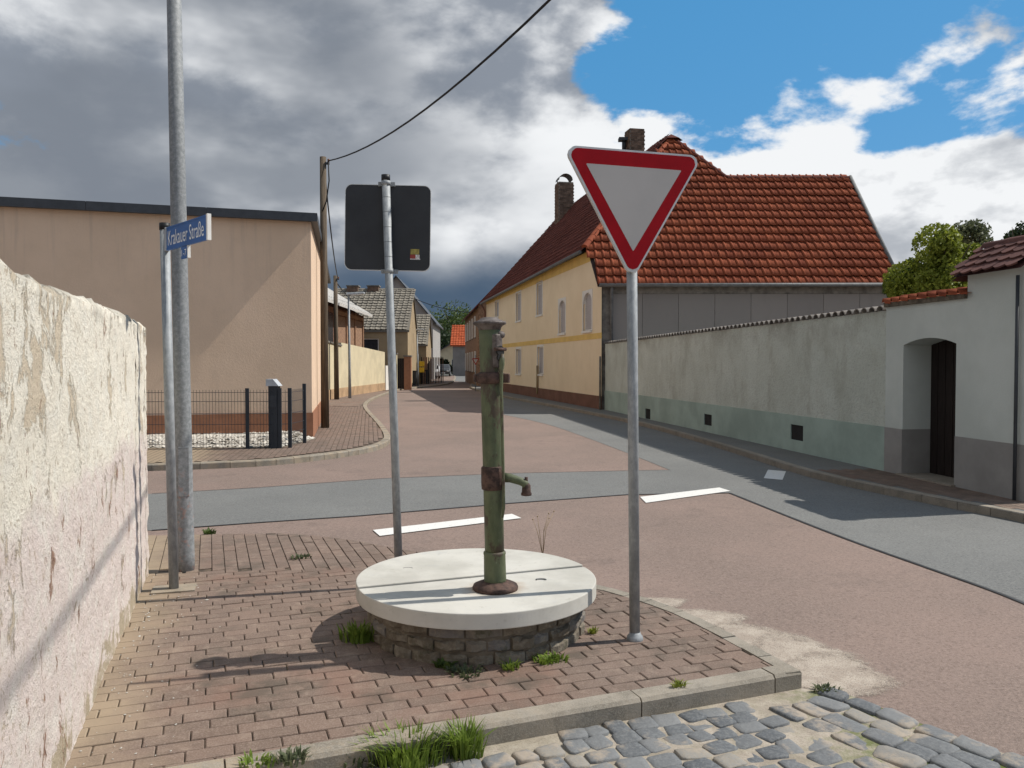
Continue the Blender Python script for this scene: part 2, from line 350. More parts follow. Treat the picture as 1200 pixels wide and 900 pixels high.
    # plants
    for nm, a, b in (('leaf_bright', (.12, .155, .018), (.28, .31, .045)), ('leaf_mid', (.045, .075, .018), (.105, .15, .035)),
                     ('leaf_dark', (.018, .032, .014), (.045, .07, .025)), ('leaf_grass', (.085, .14, .018), (.22, .30, .05)),
                     ('leaf_dull', (.07, .09, .045), (.13, .145, .075))):
        n = NT(nm, .6, 0, .3); n.color(n.mix(n.rnd(), a, b))
        n.b.inputs['Transmission Weight'].default_value = 0
        tr = n.t.nodes.new('ShaderNodeBsdfTranslucent'); ms = n.t.nodes.new('ShaderNodeMixShader'); ms.inputs[0].default_value = .35
        n.put(n.mix(n.rnd(), a, b), tr.inputs['Color'])
        n.L(n.b.outputs[0], ms.inputs[1]); n.L(tr.outputs[0], ms.inputs[2]); n.L(ms.outputs[0], n.t.nodes['Material Output'].inputs['Surface'])
    simple('straw', (.28, .21, .12), .8, bs=0)
    simple('bark', (.09, .07, .05), .9, var=.3, scale=10)
mats()

# ------------------------------------------------------------------ mesh helpers
ORG = {}
def tag(o, label=None, cat=None, group=None, kind=None):
    if label: o['label'] = label
    if cat: o['category'] = cat
    if group: o['group'] = group
    if kind: o['kind'] = kind
    return o
def thing(name, loc, label, cat, group=None):
    o = bpy.data.objects.new(name, None); COL.objects.link(o); o.location = loc; o.empty_display_size = .2
    ORG[o] = Vector(loc); return tag(o, label, cat, group)
def link(name, me, parent=None):
    o = bpy.data.objects.new(name, me); COL.objects.link(o)
    if parent: o.parent = parent
    return o
class MB:
    def __init__(s): s.v = []; s.f = []; s.sm = []
    def add(s, vs, fs, smooth=False):
        k = len(s.v); s.v += [Vector(p) for p in vs]; s.f += [tuple(k+i for i in f) for f in fs]; s.sm += [smooth]*len(fs); return s
    def quad(s, a, b, c, d): return s.add([a, b, c, d], [(0, 1, 2, 3)])
    def poly(s, pts): return s.add(pts, [tuple(range(len(pts)))])
    def hexa(s, p):                        # 8 corners: bottom ring 0-3, top ring 4-7
        return s.add(p, [(3, 2, 1, 0), (4, 5, 6, 7), (0, 1, 5, 4), (1, 2, 6, 5), (2, 3, 7, 6), (3, 0, 4, 7)])
    def box(s, c, size, e=(1, 0, 0), up=(0, 0, 1)):
        c = Vector(c); e = Vector(e).normalized(); up = Vector(up).normalized(); n = up.cross(e)
        a, b, h = e*size[0]/2, n*size[1]/2, up*size[2]/2
        return s.hexa([c-a-b-h, c+a-b-h, c+a+b-h, c-a+b-h, c-a-b+h, c+a-b+h, c+a+b+h, c-a+b+h])
    def slab(s, a, b, z0, z1, t, side=1):  # upright board from a to b, thickness t to the left (side=1) of a->b
        a = Vector((a[0], a[1], 0)); b = Vector((b[0], b[1], 0)); d = (b-a).normalized(); n = Vector((-d.y, d.x, 0))*t*side
        lo_, hi_ = Vector((0, 0, z0)), Vector((0, 0, z1)); p = [a, b, b+n, a+n]
        if side < 0: p = [a+n, b+n, b, a]
        return s.hexa([q+lo_ for q in p]+[q+hi_ for q in p])
    def tube(s, pts, rads, seg=12, cap=True, smooth=True):
        pts = [Vector(p) for p in pts]
        if isinstance(rads, (int, float)): rads = [rads]*len(pts)
        k = len(s.v); ref = None
        for i, p in enumerate(pts):
            t = (pts[min(i+1, len(pts)-1)]-pts[max(i-1, 0)]).normalized()
            if ref is None: ref = Vector((1, 0, 0)) if abs(t.x) < .8 else Vector((0, 1, 0))
            u = (ref-t*ref.dot(t)).normalized(); w = t.cross(u); ref = u
            for j in range(seg):
                a = 2*math.pi*j/seg; s.v.append(p+(u*math.cos(a)+w*math.sin(a))*rads[i])
        for i in range(len(pts)-1):
            for j in range(seg):
                a = k+i*seg+j; b = k+i*seg+(j+1) % seg; s.f.append((a, b, b+seg, a+seg)); s.sm.append(smooth)
        if cap:
            s.f.append(tuple(k+j for j in reversed(range(seg)))); s.sm.append(False)
            e = k+(len(pts)-1)*seg; s.f.append(tuple(e+j for j in range(seg))); s.sm.append(False)
        return s
    def lathe(s, c, prof, seg=28, axis=(0, 0, 1), smooth=True):
        ax = Vector(axis).normalized(); c = Vector(c)
        return s.tube2([c+ax*z for r, z in prof], [r for r, z in prof], ax, seg, smooth)
    def tube2(s, pts, rads, ax, seg, smooth):
        u = (Vector((1, 0, 0))-ax*ax.x).normalized(); w = ax.cross(u); k = len(s.v)
        for p, r in zip(pts, rads):
            for j in range(seg):
                a = 2*math.pi*j/seg; s.v.append(p+(u*math.cos(a)+w*math.sin(a))*r)
        for i in range(len(pts)-1):
            for j in range(seg):
                a = k+i*seg+j; b = k+i*seg+(j+1) % seg; s.f.append((a, b, b+seg, a+seg)); s.sm.append(smooth)
        s.f.append(tuple(k+j for j in reversed(range(seg)))); s.sm.append(False)
        e = k+(len(pts)-1)*seg; s.f.append(tuple(e+j for j in range(seg))); s.sm.append(False)
        return s
    def mesh(s, name, mat, o=Vector((0, 0, 0))):
        me = bpy.data.meshes.new(name); me.from_pydata([tuple(p-o) for p in s.v], [], s.f); me.update()
        me.polygons.foreach_set('use_smooth', s.sm); me.materials.append(MATS[mat]); return me
    def build(s, name, mat, parent=None, kind=None, bevel=0.0, auto=0):
        o = ORG.get(parent, Vector((0, 0, 0))); ob = link(name, s.mesh(name, mat, o), parent); ORG[ob] = o
        if kind: ob['kind'] = kind
        if bevel:
            m = ob.modifiers.new('bevel', 'BEVEL'); m.width = bevel; m.segments = 2; m.limit_method = 'ANGLE'
        return ob
def piece(name, me, loc, rot, parent):     # a small piece that shares its mesh; loc in world
    o = link(name, me, parent); o.location = Vector(loc)-ORG.get(parent, Vector((0, 0, 0)))
    if isinstance(rot, Matrix): o.rotation_euler = rot.to_euler()
    else: o.rotation_euler = rot
    ORG[o] = ORG.get(parent, Vector((0, 0, 0))); return o
def clip(poly, planes):                    # convex clip of a list of 2-D points
    for (px, py, nx, ny) in planes:
        out = []
        for i in range(len(poly)):
            a, b = poly[i], poly[(i+1) % len(poly)]
            da = (a[0]-px)*nx+(a[1]-py)*ny; db = (b[0]-px)*nx+(b[1]-py)*ny
            if da >= 0: out.append(a)
            if da*db < 0:
                t = da/(da-db); out.append((a[0]+(b[0]-a[0])*t, a[1]+(b[1]-a[1])*t))
        poly = out
        if len(poly) < 3: return []
    return poly
def area(p): return abs(sum(p[i][0]*p[(i+1) % len(p)][1]-p[(i+1) % len(p)][0]*p[i][1] for i in range(len(p))))/2
def ccw(p):
    a = sum(p[i][0]*p[(i+1) % len(p)][1]-p[(i+1) % len(p)][0]*p[i][1] for i in range(len(p)))
    return p if a > 0 else p[::-1]
def halfplanes(poly, inset=0.0):           # inward half-planes of a ccw convex polygon
    out = []
    for i in range(len(poly)):
        a, b = poly[i], poly[(i+1) % len(poly)]; dx, dy = b[0]-a[0], b[1]-a[1]; l = math.hypot(dx, dy)
        if l < 1e-6: continue
        nx, ny = -dy/l, dx/l; out.append((a[0]+nx*inset, a[1]+ny*inset, nx, ny))
    return out
def inside(p, pl): return all((p[0]-a)*c+(p[1]-b)*d >= 0 for a, b, c, d in pl)
def sst(x, a, b): t = max(0, min(1, (x-a)/(b-a))); return t*t*(3-2*t)
def rz(y): return -.03-.07*(1-sst(y, 4.25, 6.2))       # the road dips towards the near corner
def sheet(name, pts, mat, dz=0.0, kind='structure', label=None, parent=None, flat=None):
    bm = bmesh.new(); P2 = ccw([(q[0], q[1]) for q in pts]); vs_ = [bm.verts.new((p[0], p[1], 0)) for p in P2]
    for t in tessellate_polygon([[Vector((p[0], p[1], 0)) for p in P2]]):
        a, b, c = (P2[i] for i in t)
        if (b[0]-a[0])*(c[1]-a[1])-(b[1]-a[1])*(c[0]-a[0]) < 0: t = t[::-1]
        if area([a, b, c]) > 1e-9: bm.faces.new([vs_[i] for i in t])
    for k in range(14):
        bmesh.ops.bisect_plane(bm, geom=bm.verts[:]+bm.edges[:]+bm.faces[:], plane_co=(0, 4.1+k*.165, 0), plane_no=(0, 1, 0))
    for v in bm.verts: v.co.z = (rz(v.co.y) if flat is None else flat)+dz
    me = bpy.data.meshes.new(name); bm.to_mesh(me); bm.free(); me.materials.append(MATS[mat])
    o = link(name, me, parent)
    if kind: o['kind'] = kind
    if label: o['label'] = label
    return o
def ribbon(pts, w):                        # outline of a strip along a polyline
    pts = [Vector((p[0], p[1])) for p in pts]; l, r = [], []
    for i, p in enumerate(pts):
        t = (pts[min(i+1, len(pts)-1)]-pts[max(i-1, 0)]).normalized(); n = Vector((-t.y, t.x))
        l.append(p+n*w/2); r.append(p-n*w/2)
    return l+r[::-1]
def smooth_line(pts, n=6):                 # Catmull-Rom
    P = [Vector((p[0], p[1])) for p in pts]; out = []
    for i in range(len(P)-1):
        a, b, c, d = P[max(i-1, 0)], P[i], P[i+1], P[min(i+2, len(P)-1)]
        for k in range(n):
            t = k/n; out.append(.5*((2*b)+(c-a)*t+(2*a-5*b+4*c-d)*t*t+(3*b-a-3*c+d)*t**3))
    out.append(P[-1]); return out
def facade(mb, A, B, z0, z1, holes, depth=.12, tb=True):
    # an upright face from A to B (seen from the right-hand side of A->B) with rectangular holes (u0,u1,z0,z1) and their reveals
    A = Vector((A[0], A[1], 0)); B = Vector((B[0], B[1], 0)); Ln = (B-A).length; d = (B-A)/Ln; n = Vector((-d.y, d.x, 0))  # n points into the wall
    us = sorted({0, Ln, *[h[0] for h in holes], *[h[1] for h in holes]}); zs = sorted({z0, z1, *[h[2] for h in holes], *[h[3] for h in holes]})
    P = lambda u, z, w=0: A+d*u+n*w+Vector((0, 0, z))
    for i in range(len(us)-1):
        for j in range(len(zs)-1):
            cu, cz = (us[i]+us[i+1])/2, (zs[j]+zs[j+1])/2
            if any(h[0] < cu < h[1] and h[2] < cz < h[3] for h in holes): continue
            mb.quad(P(us[i], zs[j]), P(us[i+1], zs[j]), P(us[i+1], zs[j+1]), P(us[i], zs[j+1]))
    for a, b, c, e in holes:
        mb.quad(P(a, c), P(a, e), P(a, e, depth), P(a, c, depth)); mb.quad(P(b, e), P(b, c), P(b, c, depth), P(b, e, depth))
        if tb: mb.quad(P(b, c), P(a, c), P(a, c, depth), P(b, c, depth)); mb.quad(P(a, e), P(b, e), P(b, e, depth), P(a, e, depth))
    return P

# ================================================================== GROUND AND ROAD
e_ = sheet('ground', [(-900, -300), (900, -300), (900, 1500), (-900, 1500)], 'earth', flat=-.25, label='bare earth under and beyond the street')
road = sheet('road', [(-30, -12), (14, -12), (14, 260), (-30, 260)], 'red_asphalt', label='red tinted asphalt road of the village street')
Rz = -.03
def g(*px): return [G(x, y, Rz) for x, y in px]
# grey strip crossing from the left, grey carriageway along the right-hand wall
top_edge = g((178, 579), (300, 572), (450, 561), (600, 555), (730, 552), (785, 551))
low_edge = g((178, 622), (300, 613), (420, 605), (600, 590), (735, 580), (855, 578))
main_left = smooth_line(g((590, 486), (640, 497), (690, 514), (740, 533), (785, 551)), 4)
low_right = smooth_line(g((855, 578), (930, 608), (1000, 635), (1090, 667), (1200, 706), (1330, 756)), 4)
farL = smooth_line([(-2.2, 58), (-1.6, 46), (-.75, 36), (-.33, 28)]+[tuple(main_left[0][:2])], 3)
left_far = [(-14, top_edge[0].y-.3), (-14, low_edge[0].y-.3)]
poly = [Vector((*left_far[0], 0))]+top_edge[:-1]+[Vector((p.x, p.y, 0)) for p in reversed(main_left)]
poly += [Vector((p.x, p.y, 0)) for p in reversed(farL[:-1])]+[Vector((6.5, 58, 0)), Vector((8.5, 10, 0)), Vector((9.5, 2, 0))]
poly += [Vector((p.x, p.y, 0)) for p in reversed(low_right)]+[p for p in reversed(low_edge[:-1])]+[Vector((*left_far[1], 0))]
sheet('asphalt_strip', poly, 'grey_asphalt', .004, label='grey asphalt carriageway that bends across the red road')
sheet('asphalt_strip', [(-20, 118), (-3.6, 70), (-1.6, 58), (6.5, 58), (6, 120), (-4, 240), (-22, 240)], 'grey_asphalt', .004, label='grey asphalt at the far end of the street')
for ln in (low_edge, [Vector((p.x, p.y, 0)) for p in low_right]):
    sheet('tar_joint', ribbon(ln, .035), 'tar', .007, label='dark tar joint between the red and grey asphalt')
sheet('tar_joint', ribbon(top_edge, .025), 'tar', .007, label='dark tar joint on the far side of the grey strip')
for pts in (((437, 622), (600, 603), (611, 608), (445, 629)), ((750, 583), (843, 572), (856, 576), (757, 590)), ((900, 551), (921, 553), (917, 563), (895, 561))):
    sheet('road_marking', g(*pts), 'paint', .009, label='worn white road marking')
# ------------------------------------------------------------------ near corner pavement
WA = Vector((-.748+.334*3, -3, 0)); WL = lambda y: Vector((-.748-.334*y, y, 0))
c_front = [G(250, 902, 0), G(560, 853, 0), G(940, 787, 0)]
kd = (c_front[2]-c_front[1]).normalized(); kn = Vector((-kd.y, kd.x, 0))
f1 = c_front[2].copy()
tk = ((-.748-.334*f1.y)-f1.x)/(kd.x+.334*kd.y); f0 = f1+kd*tk      # where the kerb line meets the plaster wall
right_curve = smooth_line([(p.x, p.y) for p in (G(940, 787, 0), G(885, 757, 0), G(820, 724, 0), G(765, 703, 0), G(690, 683, 0), G(600, 668, -.0), G(500, 652, 0), G(420, 634, 0), G(350, 626, 0), G(280, 625, 0), G(178, 628, 0))], 3)
pv_poly = [(f0.x, f0.y)]+[(p.x, p.y) for p in right_curve]+[(-4.4, 7.75), (-4.4, 6.9), (WL(6.85).x, 6.85)]
# hull keeps it convex
def hull(pts):
    pts = sorted(set(pts)); 
    def half(ps):
        h = []
        for p in ps:
            while len(h) > 1 and (h[-1][0]-h[-2][0])*(p[1]-h[-2][1])-(h[-1][1]-h[-2][1])*(p[0]-h[-2][0]) <= 0: h.pop()
            h.append(p)
        return h
    a = half(pts); b = half(pts[::-1]); return a[:-1]+b[:-1]
pv = hull(pv_poly)
me_pts = MB()
pavement = sheet('pavement', [(x+(-.8-x)*.02, y+(5.4-y)*.02) for x, y in pv], 'joint_sand', flat=-.009, label='street corner pavement of reddish brown pavers')
# skirt so that the slab has depth
sk = MB(); pvc = (-.8, 5.4)
for i in range(len(pv)):
    a, b = ((q_[0]+(pvc[0]-q_[0])*.02, q_[1]+(pvc[1]-q_[1])*.02) for q_ in (pv[i], pv[(i+1) % len(pv)]))
    sk.quad((a[0], a[1], -.2), (b[0], b[1], -.2), (b[0], b[1], -.009), (a[0], a[1], -.009))
sk.build('pavement_base', 'joint_sand', pavement)
KW = .115
PA = 20.5; ca, sa = math.cos(R(PA)), math.sin(R(PA))
KSPLIT = 0.9                                # kerb stones on the corner side, flush edging behind
def paver_mesh(pts, name='paver', jz=0.0, tilt=(0, 0)):
    # pts: polygon (local, ccw), top at z=0 with a small chamfer
    n = len(pts); cx = sum(p[0] for p in pts)/n; cy = sum(p[1] for p in pts)/n
    def ins(p, d):
        l = math.hypot(p[0]-cx, p[1]-cy) or 1; k = max(0, 1-d*1.35/l); return (cx+(p[0]-cx)*k, cy+(p[1]-cy)*k)
    m = MB(); v = [(p[0], p[1], -.03) for p in pts]+[(*p, -.004) for p in pts]+[(*ins(p, .004), 0) for p in pts]
    f = [tuple(2*n+i for i in range(n))]
    for r_ in (0, n):
        for i in range(n): j = (i+1) % n; f.append((r_+i, r_+j, r_+n+j, r_+n+i))
    m.add([Vector(q)+Vector((0, 0, jz+q[0]*tilt[0]+q[1]*tilt[1])) for q in v], f); return m
kerb_inset = MB
planes = halfplanes(pv, .004)
front_pl = (f1.x+kn.x*(KW+.004), f1.y+kn.y*(KW+.004), kn.x, kn.y)
# edging band on the right: pavers stop before it
rc = [(p.x, p.y) for p in right_curve]
edge_pl = []
for i in range(0, 9):
    a, b = rc[i], rc[i+1]; dx, dy = b[0]-a[0], b[1]-a[1]; l = math.hypot(dx, dy); nx, ny = -dy/l, dx/l
    edge_pl.append((a[0]+nx*.105, a[1]+ny*.105, nx, ny))
all_pl = planes+[front_pl]+edge_pl
wall_n = Vector((1, .334, 0)).normalized()
all_pl.append((WL(3).x+wall_n.x*.01, WL(3).y+wall_n.y*.01, wall_n.x, wall_n.y)) if False else None
WELL = Vector((-.225, 5.12, 0)); 
zone = G(300, 668, 0)
items = []
O = Vector((f1.x, f1.y, 0))
def lay(rot90):
    L_, W_ = .2, .1; gap = .0055
    for i in range(-40, 60):
        for j in range(-60, 70):
            if not rot90: u0 = i*L_+(L_/2 if j % 2 else 0)-.02*(j % 3); v0 = j*W_; du, dv = L_, W_
            else: u0 = i*W_; v0 = j*L_+(L_/2 if i % 2 else 0); du, dv = W_, L_
            cu, cv = u0+du/2, v0+dv/2
            wx, wy = O.x+ca*cu-sa*cv, O.y+sa*cu+ca*cv
            if wy > 9 or wy < 1.5 or wx < -5 or wx > 2.2: continue
            back = wy > zone.y+.06*(wx+2)
            if back != rot90: continue
            if math.hypot(wx-WELL.x, wy-WELL.y) < .58: continue
            if wx < WL(wy).x-.25 and wy < 6.7: continue
            rect = [(u0+gap/2, v0+gap/2), (u0+du-gap/2, v0+gap/2), (u0+du-gap/2, v0+dv-gap/2), (u0+gap/2, v0+dv-gap/2)]
            wr = [(O.x+ca*a-sa*b, O.y+sa*a+ca*b) for a, b in rect]
            full = all(inside(p, all_pl) for p in wr)
            if not full:
                wr = clip(wr, all_pl)
                if not wr or area(wr) < .0012: continue
            items.append((wx, wy, full, rot90, wr))
lay(False); lay(True)
def in_view(x, y): return abs(x)/max(y, .1) < .66 and y > 3.2
items.sort(key=lambda t: (not in_view(t[0], t[1]), math.hypot(t[0], t[1])))
fullmesh = {}
rest = MB(); cnt = 0
for wx, wy, full, rot, wr in items:
    jz = random.uniform(-.0025, .0025); tl = (random.uniform(-.012, .012), random.uniform(-.012, .012))
    local = [(p[0]-wx, p[1]-wy) for p in wr]
    if cnt < 295 and in_view(wx, wy):
        cnt += 1
        if full:
            key = (rot, random.randrange(5))
            if key not in fullmesh: fullmesh[key] = paver_mesh(local, 'paver', 0, tl).mesh('paver', 'paver')
            me = fullmesh[key]
        else: me = paver_mesh(local, 'paver', 0, tl).mesh('paver', 'paver')
        piece('paver', me, (wx, wy, jz), (0, 0, 0), pavement)
    else:
        m = paver_mesh(local, 'p', jz, tl); rest.add([v+Vector((wx, wy, 0)) for v in m.v], m.f)
rest.build('pavers', 'paver', pavement, kind='stuff')
# kerb stones along the front
def kerbstone(a, b, w, z0, z1, mat='kerb_concrete', parent=None, name='kerbstone', ch=.018, z1b=None):
    a = Vector((a[0], a[1], 0)); b = Vector((b[0], b[1], 0)); d = (b-a).normalized(); n = Vector((-d.y, d.x, 0))
    a = a+d*.004; b = b-d*.004; zb = z1 if z1b is None else z1b
    j = [random.uniform(-.003, .003) for _ in range(4)]
    m = MB()
    for q, zt, s_ in ((a, z1, 0), (b, zb, 1)):
        pass
    ring = lambda q, zt, k: [q+Vector((0, 0, z0)), q+Vector((0, 0, zt-ch+j[k])), q+n*ch*.8+Vector((0, 0, zt+j[k])), q+n*w+Vector((0, 0, zt+j[k])), q+n*w+Vector((0, 0, z0))]
    va, vb = ring(a, z1, 0), ring(b, zb, 1)
    m.add(va+vb, [(0, 5, 6, 1), (1, 6, 7, 2), (2, 7, 8, 3), (3, 8, 9, 4), (4, 3, 2, 1, 0), (5, 6, 7, 8, 9)][:4]+[(0, 1, 2, 3, 4), (9, 8, 7, 6, 5)])
    return m.build(name, mat, parent)
p = f1.copy(); L0 = [.18, .82, .98, .98, .98]
for l in L0:
    q = p-kd*l; kerbstone(q, p, KW, -.2, .004, parent=pavement); p = q
# low edging stones round the right-hand curve
acc = 0; start = Vector((*rc[0], 0)); 
seg = [Vector((x, y, 0)) for x, y in rc[:13]]
i = 0; pos = seg[0].copy(); run = []
for a, b in zip(seg[:-1], seg[1:]): kerbstone(a, b, .10, -.2, .003, parent=pavement, name='edging_stone', ch=.012)
# concrete collar and sand at the foot of the pole, drifted sand on the road by the kerb
def spill(name, outline, z_of, label):
    c = Vector((sum(p[0] for p in outline)/len(outline), sum(p[1] for p in outline)/len(outline)))
    bm = bmesh.new(); rings = []
    for k, cov in ((1.0, 0.0), (.8, .5), (.55, .8), (.25, 1.0)):
        rings.append(([bm.verts.new((c.x+(p[0]-c.x)*k, c.y+(p[1]-c.y)*k, z_of(c.y+(p[1]-c.y)*k))) for p in outline], cov))
    nn = len(outline)
    for (r0, _), (r1, _) in zip(rings[:-1], rings[1:]):
        for i in range(nn): bm.faces.new((r0[i], r0[(i+1) % nn], r1[(i+1) % nn], r1[i]))
    bm.faces.new(rings[-1][0]); me = bpy.data.meshes.new(name); bm.to_mesh(me); bm.free()
    at = me.attributes.new('cover', 'FLOAT', 'POINT'); vals = [cv for r_, cv in rings for _ in r_]
    at.data.foreach_set('value', vals); me.materials.append(MATS['sand_spill'])
    o = link(name, me); return tag(o, label, kind='structure')
spl = ccw([(q.x, q.y) for q in (G(755, 700, Rz), G(835, 712, Rz-.02), G(900, 738, Rz-.04), G(965, 766, Rz-.06), G(1010, 800, Rz-.07), G(1005, 822, Rz-.07), G(950, 812, Rz-.07), G(930, 785, Rz-.06), G(860, 748, Rz-.05), G(790, 716, Rz-.03))])
spl2 = []
for i in range(len(spl)):
    a, b = Vector(spl[i]), Vector(spl[(i+1) % len(spl)])
    for k in range(3): spl2.append(tuple(a+(b-a)*k/3))
# strip-shaped spill: build as several overlapping patches along the kerb
for k, (pa, rad) in enumerate(((G(775, 705, Rz), .2), (G(830, 724, Rz-.02), .27), (G(885, 747, Rz-.04), .32), (G(935, 768, Rz-.06), .38), (G(975, 792, Rz-.07), .4))):
    ol = [(pa.x+rad*math.cos(t)*(1+.2*math.sin(3*t+k)), pa.y+rad*.8*math.sin(t)*(1+.2*math.cos(2*t+k))) for t in [2*math.pi*i/20 for i in range(20)]]
    ol = [(x, y) for x, y in ol]
    spill('sand_drift', ol, lambda y, k=k: rz(y)+.0025+.0008*k, 'sandy grit drifted along the kerb on the red road')
# ------------------------------------------------------------------ cobbled verge in front
cob_edge = [G(1000, 818, -.1), G(1085, 852, -.1), G(1200, 893, -.1), G(1330, 945, -.1)]
cpoly = [(f0.x-kn.x*.001, f0.y-kn.y*.001), (f1.x, f1.y), (cob_edge[0].x, cob_edge[0].y), (cob_edge[1].x, cob_edge[1].y), (cob_edge[2].x, cob_edge[2].y), (cob_edge[3].x, cob_edge[3].y), (3.2, 1.8), (-2.4, 1.8)]
verge = sheet('cobbled_verge', cpoly, 'sand', flat=-.092, label='verge of grey granite setts bedded in sand')
def cobble(c, rx, ry, ang, h):
    m = MB(); n = 8; pts = []
    jit = [random.uniform(.82, 1.1) for _ in range(n)]
    for k in range(n):
        a, b = ((1, .72), (.72, 1), (-.72, 1), (-1, .72), (-1, -.72), (-.72, -1), (.72, -1), (1, -.72))[k]
        pts.append((a*rx*jit[k]*1.15, b*ry*jit[k]*1.14))
    rr = [(1.0, -.035), (.99, h*.6), (.91, h*.95), (.5, h)]
    co, si = math.cos(ang), math.sin(ang); v = []
    tx, ty = random.uniform(-.09, .09), random.uniform(-.09, .09)
    for k, z in rr:
        for a, b in pts:
            a2, b2 = a*k, b*k
            v.append((c[0]+a2*co-b2*si, c[1]+a2*si+b2*co, c[2]+z+(a2*tx+b2*ty if z > 0 else 0)+(random.uniform(-.002, .002) if z > 0 else 0)))
    f = [tuple(3*n+i for i in range(n))]
    for r_ in range(3):
        for i in range(n): j = (i+1) % n; f.append((r_*n+i, r_*n+j, (r_+1)*n+j, (r_+1)*n+i))
    m.add(v, f, True); return m
cpl = None
def in_poly(x, y, P):
    c = False
    for i in range(len(P)):
        a, b = P[i], P[i-1]
        if (a[1] > y) != (b[1] > y) and x < (b[0]-a[0])*(y-a[1])/(b[1]-a[1])+a[0]: c = not c
    return c
ed = (cob_edge[2]-cob_edge[0]).normalized(); en = Vector((ed.y, -ed.x, 0)); en = en if en.y < 0 else -en
cells = []
band_w = .52
for j in range(4):                          # band of larger mossy setts along the red asphalt
    u = -.15+random.random()*.05
    while u < 2.3:
        l = random.uniform(.13, .2); c = cob_edge[0]+ed*(u+l/2)+en*(.075+j*.128)
        cells.append((c.x, c.y, l*.46, .055, math.atan2(ed.y, ed.x)+random.uniform(-.1, .1))); u += l+.012
for j in range(0, 12):                      # the rest in rough rows along the kerb
    u = .1+random.random()*.1
    while u < 3.3:
        l = random.uniform(.09, .15); c = f1-kd*(u+l/2-.55)-kn*(.07+j*.116+.02*math.sin(u*2+j))+kd*random.uniform(-.01, .01)
        off_ = (Vector((c.x, c.y, 0))-cob_edge[0]).dot(en)
        if off_ > band_w+.06 and (c-f1).dot(-kn) > .055: cells.append((c.x, c.y, l*.46, .054*random.uniform(.85, 1.08), R(PA)+random.uniform(-.16, .16)))
        u += l+.012
cells = [c for c in cells if in_poly(c[0], c[1], cpoly)]
cells.sort(key=lambda c: (not in_view(c[0], c[1]), math.hypot(c[0], c[1])))
rest = MB(); sink = Vector((1.15, 3.75))
for k, (x, y, a, b, an) in enumerate(cells):
    buried = sst(math.hypot((x-sink.x)/1.0, (y-sink.y)/.55), 1.0, .25)*random.uniform(.5, 1.0)
    m = cobble((x, y, -.093-.009*buried), a, b, an, random.uniform(.013, .022)*(1-.35*buried))
    if k < 290 and in_view(x, y): m.build('sett', 'granite', verge)
    else: rest.add(m.v, m.f, True)
rest.build('setts', 'granite', verge, kind='stuff')

# ------------------------------------------------------------------ pavement across the junction (left) with kerb
kl = [(-14, G(178, 552, -.03).y-.2)]+[(p.x, p.y) for p in g((178, 552), (300, 547), (380, 539), (430, 531), (453, 523), (457, 514), (446, 498), (433, 484), (430, 476), (438, 469), (455, 462), (472, 457))]+[(-5.0, 62), (-5.6, 80), (-7, 100)]
klS = [kl[0]]+[(p.x, p.y) for p in smooth_line(kl[1:], 4)]
lp = [Vector((x, y, .07)) for x, y in klS]+[Vector((-11, 100, .07)), Vector((-12, 40, .07)), Vector((-7.2, 31, .07)), Vector((-14, 31, .07))]
lpave = sheet('pavement', lp, 'joint_sand', flat=.055, label='brick pavement round the corner in front of the beige building')
def kerb_run(line, z0, z1, maxl, w, parent, nm='kerbstone'):
    for a, b in zip(line[:-1], line[1:]):
        a = Vector((a[0], a[1], 0)); b = Vector((b[0], b[1], 0)); L_ = (b-a).length; k = max(1, int(L_/maxl+.5))
        if a.y > 70: k = max(1, int(L_/6))
        for i in range(k): kerbstone(a+(b-a)*i/k, a+(b-a)*(i+1)/k, w, z0, z1, parent=parent, name=nm)
kerb_run(klS, -.2, .075, 1.0, .14, lpave)
# pavers there are too small to pick apart: one mesh
m = MB(); 
lpoly = [(p.x, p.y) for p in lp]
def strip_pavers(mb, x0, x1, y0, y1, ang, poly, z, zone=None, lw=(.2, .1)):
    co, si = math.cos(ang), math.sin(ang)
    i0 = int(-30/lw[0])
    for j in range(int((y0-y1)/lw[1])-40, int((y1-y0)/lw[1])+40):
        for i in range(-120, 120):
            u = i*lw[0]+(lw[0]/2 if j % 2 else 0); v = j*lw[1]
            x, y = x0+(u*co-v*si), y0+(u*si+v*co)
            if not (x0-8 < x < x1 and y0-.5 < y < y1): continue
            if not in_poly(x, y, poly): continue
            q = [(u+a, v+b) for a, b in ((.005, .005), (lw[0]-.005, .005), (lw[0]-.005, lw[1]-.005), (.005, lw[1]-.005))]
            if not all(in_poly(x0+a*co-b*si, y0+a*si+b*co, poly) for a, b in q): continue
            mb.add([(x0+a*co-b*si, y0+a*si+b*co, z) for a, b in q], [(0, 1, 2, 3)])
strip_pavers(m, -4.2, -1.5, 12.8, 30, R(100), [(x-.16 if i > 0 else x, y+.14) for i, (x, y) in enumerate(lpoly)], .0655)
m.build('pavers', 'paver', lpave, kind='stuff')
fp = [(x-.16, y) for x, y in klS if y > 29.9]; fp = [(fp[0][0], 29.9)]+fp+[(-11, 100), (-12, 40), (-7.2, 31), (-6.6, 29.9)]
sheet('pavement_surface', fp, 'paver', flat=.0655, kind=None, parent=lpave)
